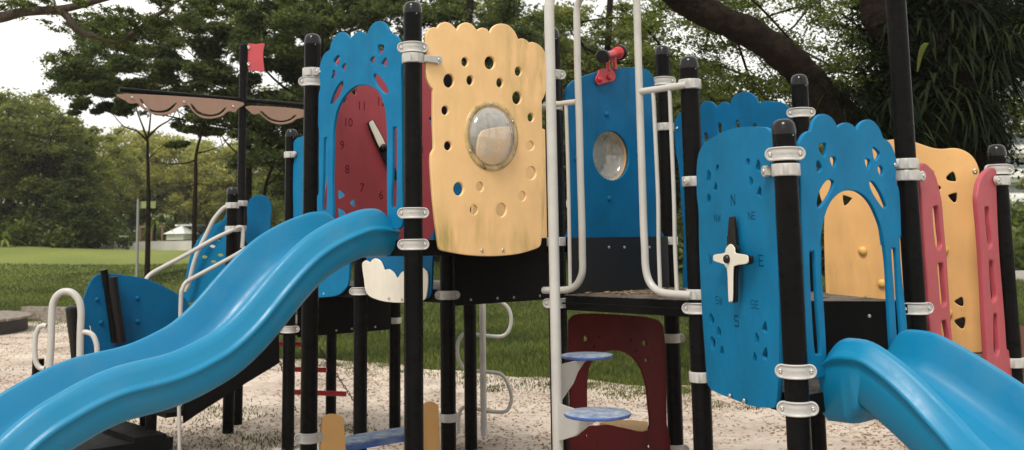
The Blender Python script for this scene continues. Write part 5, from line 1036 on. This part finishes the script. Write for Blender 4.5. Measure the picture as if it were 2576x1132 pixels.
mb = MB(); xa, xb, xm = c0[0]-.2, c1_[0]+.2, (c0[0]+c1_[0])/2; mb.add([(xa, 84, hh-.35), (xb, 84, hh-.35), (xb, 88, hh-.35), (xa, 88, hh-.35), (xm, 86, hh+.35)], [(0, 1, 4), (1, 2, 4), (2, 3, 4), (3, 0, 4), (3, 2, 1, 0)]); mb.build('roof', 'roof_white', k_)
k_ = root('market_booth', (*px2(462, 88), gz(-27, 88)), 'pale blue-green booth with a flat white roof behind the wall', 'booth'); wbox('wall', 'tent_blue', 443, 569, 484, 606, 88, 3, parent=k_); wbox('roof', 'roof_white', 440, 564, 486, 569, 87.6, 3.8, parent=k_)
k_ = root('brown_pergola', (*px2(380, 84), gz(-30, 84)), 'brown open frame pergola rising behind the low wall', 'pergola'); wbox('beam', 'frame_brown', 350, 567, 410, 573, 84, .4, parent=k_)
for x in (352, 380, 407): wbox('post', 'frame_brown', x-1.6, 570, x+1.6, 606, 84, .3, parent=k_)
for x, y0, lb in ((29, 543, 'thin grey lamp post at the far left lawn edge'), (290, 557, 'thin grey lamp post at the left end of the low wall')):
    Y = 70; c = at(x, y0, Y); g0 = gz(c[0], Y); o = root('lamp_post', (c[0], Y, g0), lb, 'lamp post', 'lamp posts')
    MB().tube([(c[0], Y, g0-.1), (c[0], Y, c[2])], .055, 8).build('pole', 'pole_grey', o); MB().lathe([(0, 0), (.2, .02), (.22, .1), (.12, .2), (0, .24)], 14, (c[0], Y, c[2])).build('lamp_head', 'lamp_glass', o)
c = at(346, 640, 31); g0 = gz(c[0], 31); o = root('sign_post', (c[0], 31, g0), 'grey pole with a small yellow-green board beside the slender tree', 'sign')
MB().tube([(c[0], 31, g0-.1), (*at(348, 500, 31)[:2], at(348, 500, 31)[2])], .042, 10).build('pole', 'pole_grey', o); wbox('board', 'sign_green', 350, 506, 392, 524, 31.05, .03, parent=o)
for x, y, r, h, lb in ((340, 646, .09, .22, 'cut tree stump beside the grey sign pole'), (393, 664, .11, .28, 'cut tree stump right of the slender tree'), (347, 658, .05, .08, 'tiny pale stump just below the grey pole')):
    Y = 28.5; c = at(x, y, Y); g0 = gz(c[0], Y); MBo = MB().lathe([(r*1.25, -.1), (r, .05), (r*.97, h-.01), (r*.9, h), (0, h-.01)], 14, (c[0], Y, g0), flute=.05).build('stump', 'wood_old'); tag(MBo, lb, 'stump')
# round timber platform and sleepers
c = onz(-260, 802, .36); R_ = onz(63, 800, .36)[0]-c[0]-.3; o = root('timber_platform', (c[0], c[1], 0), 'round weathered timber platform cut by the left frame edge', 'platform')
mb = MB(); nP = 22
for k in range(nP):
    y0_ = -R_+2*R_*k/nP; ym = y0_+R_/nP; hw = sqrt(max(.01, R_*R_-ym*ym)); mb.box((c[0], c[1]+ym, .33), (2*hw, 2*R_/nP-.012, .05))
mb.build('planks', 'wood_old', o); MB().lathe([(R_*.97, .0), (R_*.97, .30)], 48, (c[0], c[1], 0)).build('rim', 'shed_dark', o)
p = [onz(x, y, .02) for x, y in ((62, 803), (182, 806), (300, 811), (365, 820))]
for k in range(3):
    a, b = p[k], p[k+1]; ln = np.linalg.norm(b-a); o = MB().box(((a[0]+b[0])/2, (a[1]+b[1])/2, .17), (ln-.03, .28, .36), atan2(b[1]-a[1], b[0]-a[0])).build('timber_sleeper', 'wood_old')
    tag(o, ['weathered timber sleeper edging the sand right of the round platform', 'weathered timber sleeper edging the sand behind the grey grab bar', 'weathered timber sleeper edging the sand behind the toy boat'][k], 'sleeper', 'timber edging of the sand')
# right: apartment block, kerb, slatted fence
AP = root('apartment_block', (*px2(2560, 115), gz(56, 115)), 'tall white apartment block with banded storeys glimpsed at the far right', 'building'); a = at(2425, 600, 115); xr = a[0]+42; zg = gz(56, 115)-1
MB().box(((a[0]+xr)/2, 121, zg+12.5), (xr-a[0], 12, 25)).build('wall', 'building_white', AP)
for f_ in range(9):
    z_ = zg+2.4+2.7*f_; MB().box(((a[0]+xr)/2, 114.6, z_), (xr-a[0], .8, .5)).build('ledge', 'building_white', AP)
    for k in range(9): MB().box((a[0]+2.2+4.6*k, 114.98, z_+1.35), (3.2, .1, 1.15)).build('window', 'window_dark', AP)
kp = at(2500, 742, 30); o = MB().box((kp[0]+6, 30, gz(kp[0], 30)+.12), (14, .25, .3)).build('kerb', 'concrete'); tag(o, kind='structure')
FN = root('slatted_fence', (*px2(2575, 9.6), 0), 'reddish brown vertical slat fence at the right frame edge', 'fence')
for k in range(12):
    q = px2(2554+13*k, 9.6); MB().box((q[0], q[1], .58), (.036, .02, .92)).build('slat', 'fence_wood', FN)
for z_ in (.25, .92): MB().box((px2(2554, 9.6)[0]+.3, 9.63, z_), (.66, .03, .05)).build('rail', 'fence_wood', FN)
MB().tube([(px2(2540, 20)[0], 20, 1.55), (px2(2700, 20)[0], 20, 1.55)], .02, 6)

# ------------------------------------------------------------------ light
SUN_EL, SUN_AZ = radians(54), radians(-158)            # azimuth measured from +Y; behind the camera, to its left
wd = bpy.data.worlds.new('World'); bpy.context.scene.world = wd; wd.use_nodes = True; nt = wd.node_tree; bg = nt.nodes['Background']
sky = nt.nodes.new('ShaderNodeTexSky'); sky.sky_type = 'NISHITA'; sky.sun_disc = False; sky.sun_elevation = SUN_EL; sky.sun_rotation = SUN_AZ; sky.air_density = 1.2; sky.dust_density = 2.5
tc = nt.nodes.new('ShaderNodeTexCoord'); n = nt.nodes.new('ShaderNodeTexNoise'); n.inputs['Scale'].default_value = 2.6; n.inputs['Detail'].default_value = 6; nt.links.new(tc.outputs['Generated'], n.inputs['Vector'])
r = ramp(nt, n.outputs[0], [(.30, .72), (.52, 1.)]); cloud = mixc(nt, 0., (11.5, 11.6, 11.8), (11.5, 11.6, 11.8))
nt.links.new(mixc(nt, r.outputs[0], sky.outputs[0], (13.2, 12.9, 12.3)), bg.inputs[0]); bg.inputs[1].default_value = .088
sl = bpy.data.lights.new('sun', 'SUN'); sl.energy = 2.6; sl.angle = radians(16); sl.color = (1, .94, .86); so = bpy.data.objects.new('sun', sl); C.objects.link(so)
sd = Vector((sin(SUN_AZ)*cos(SUN_EL), cos(SUN_AZ)*cos(SUN_EL), sin(SUN_EL))); so.rotation_euler = sd.to_track_quat('Z', 'Y').to_euler()
vs_ = bpy.context.scene.view_settings; vs_.view_transform = 'Standard'; vs_.look = 'None'; vs_.exposure = 0.10; vs_.gamma = 1.0
bpy.context.scene.cycles.max_bounces = 6; bpy.context.scene.cycles.transparent_max_bounces = 12

# thin humid air that fades the far trees
hz = MB().box((0, 350, 17), (1240, 1120, 40)); hm = bpy.data.materials.new('haze'); hm.use_nodes = True; MT['haze'] = hm; hn = hm.node_tree
hn.nodes.remove(hn.nodes['Principled BSDF']); pv = hn.nodes.new('ShaderNodeVolumePrincipled'); pv.inputs['Color'].default_value = (.93, .93, .88, 1); pv.inputs['Density'].default_value = .00045; pv.inputs['Anisotropy'].default_value = .2
hn.links.new(pv.outputs[0], hn.nodes['Material Output'].inputs['Volume']); tag(hz.build('haze', 'haze'), kind='stuff')
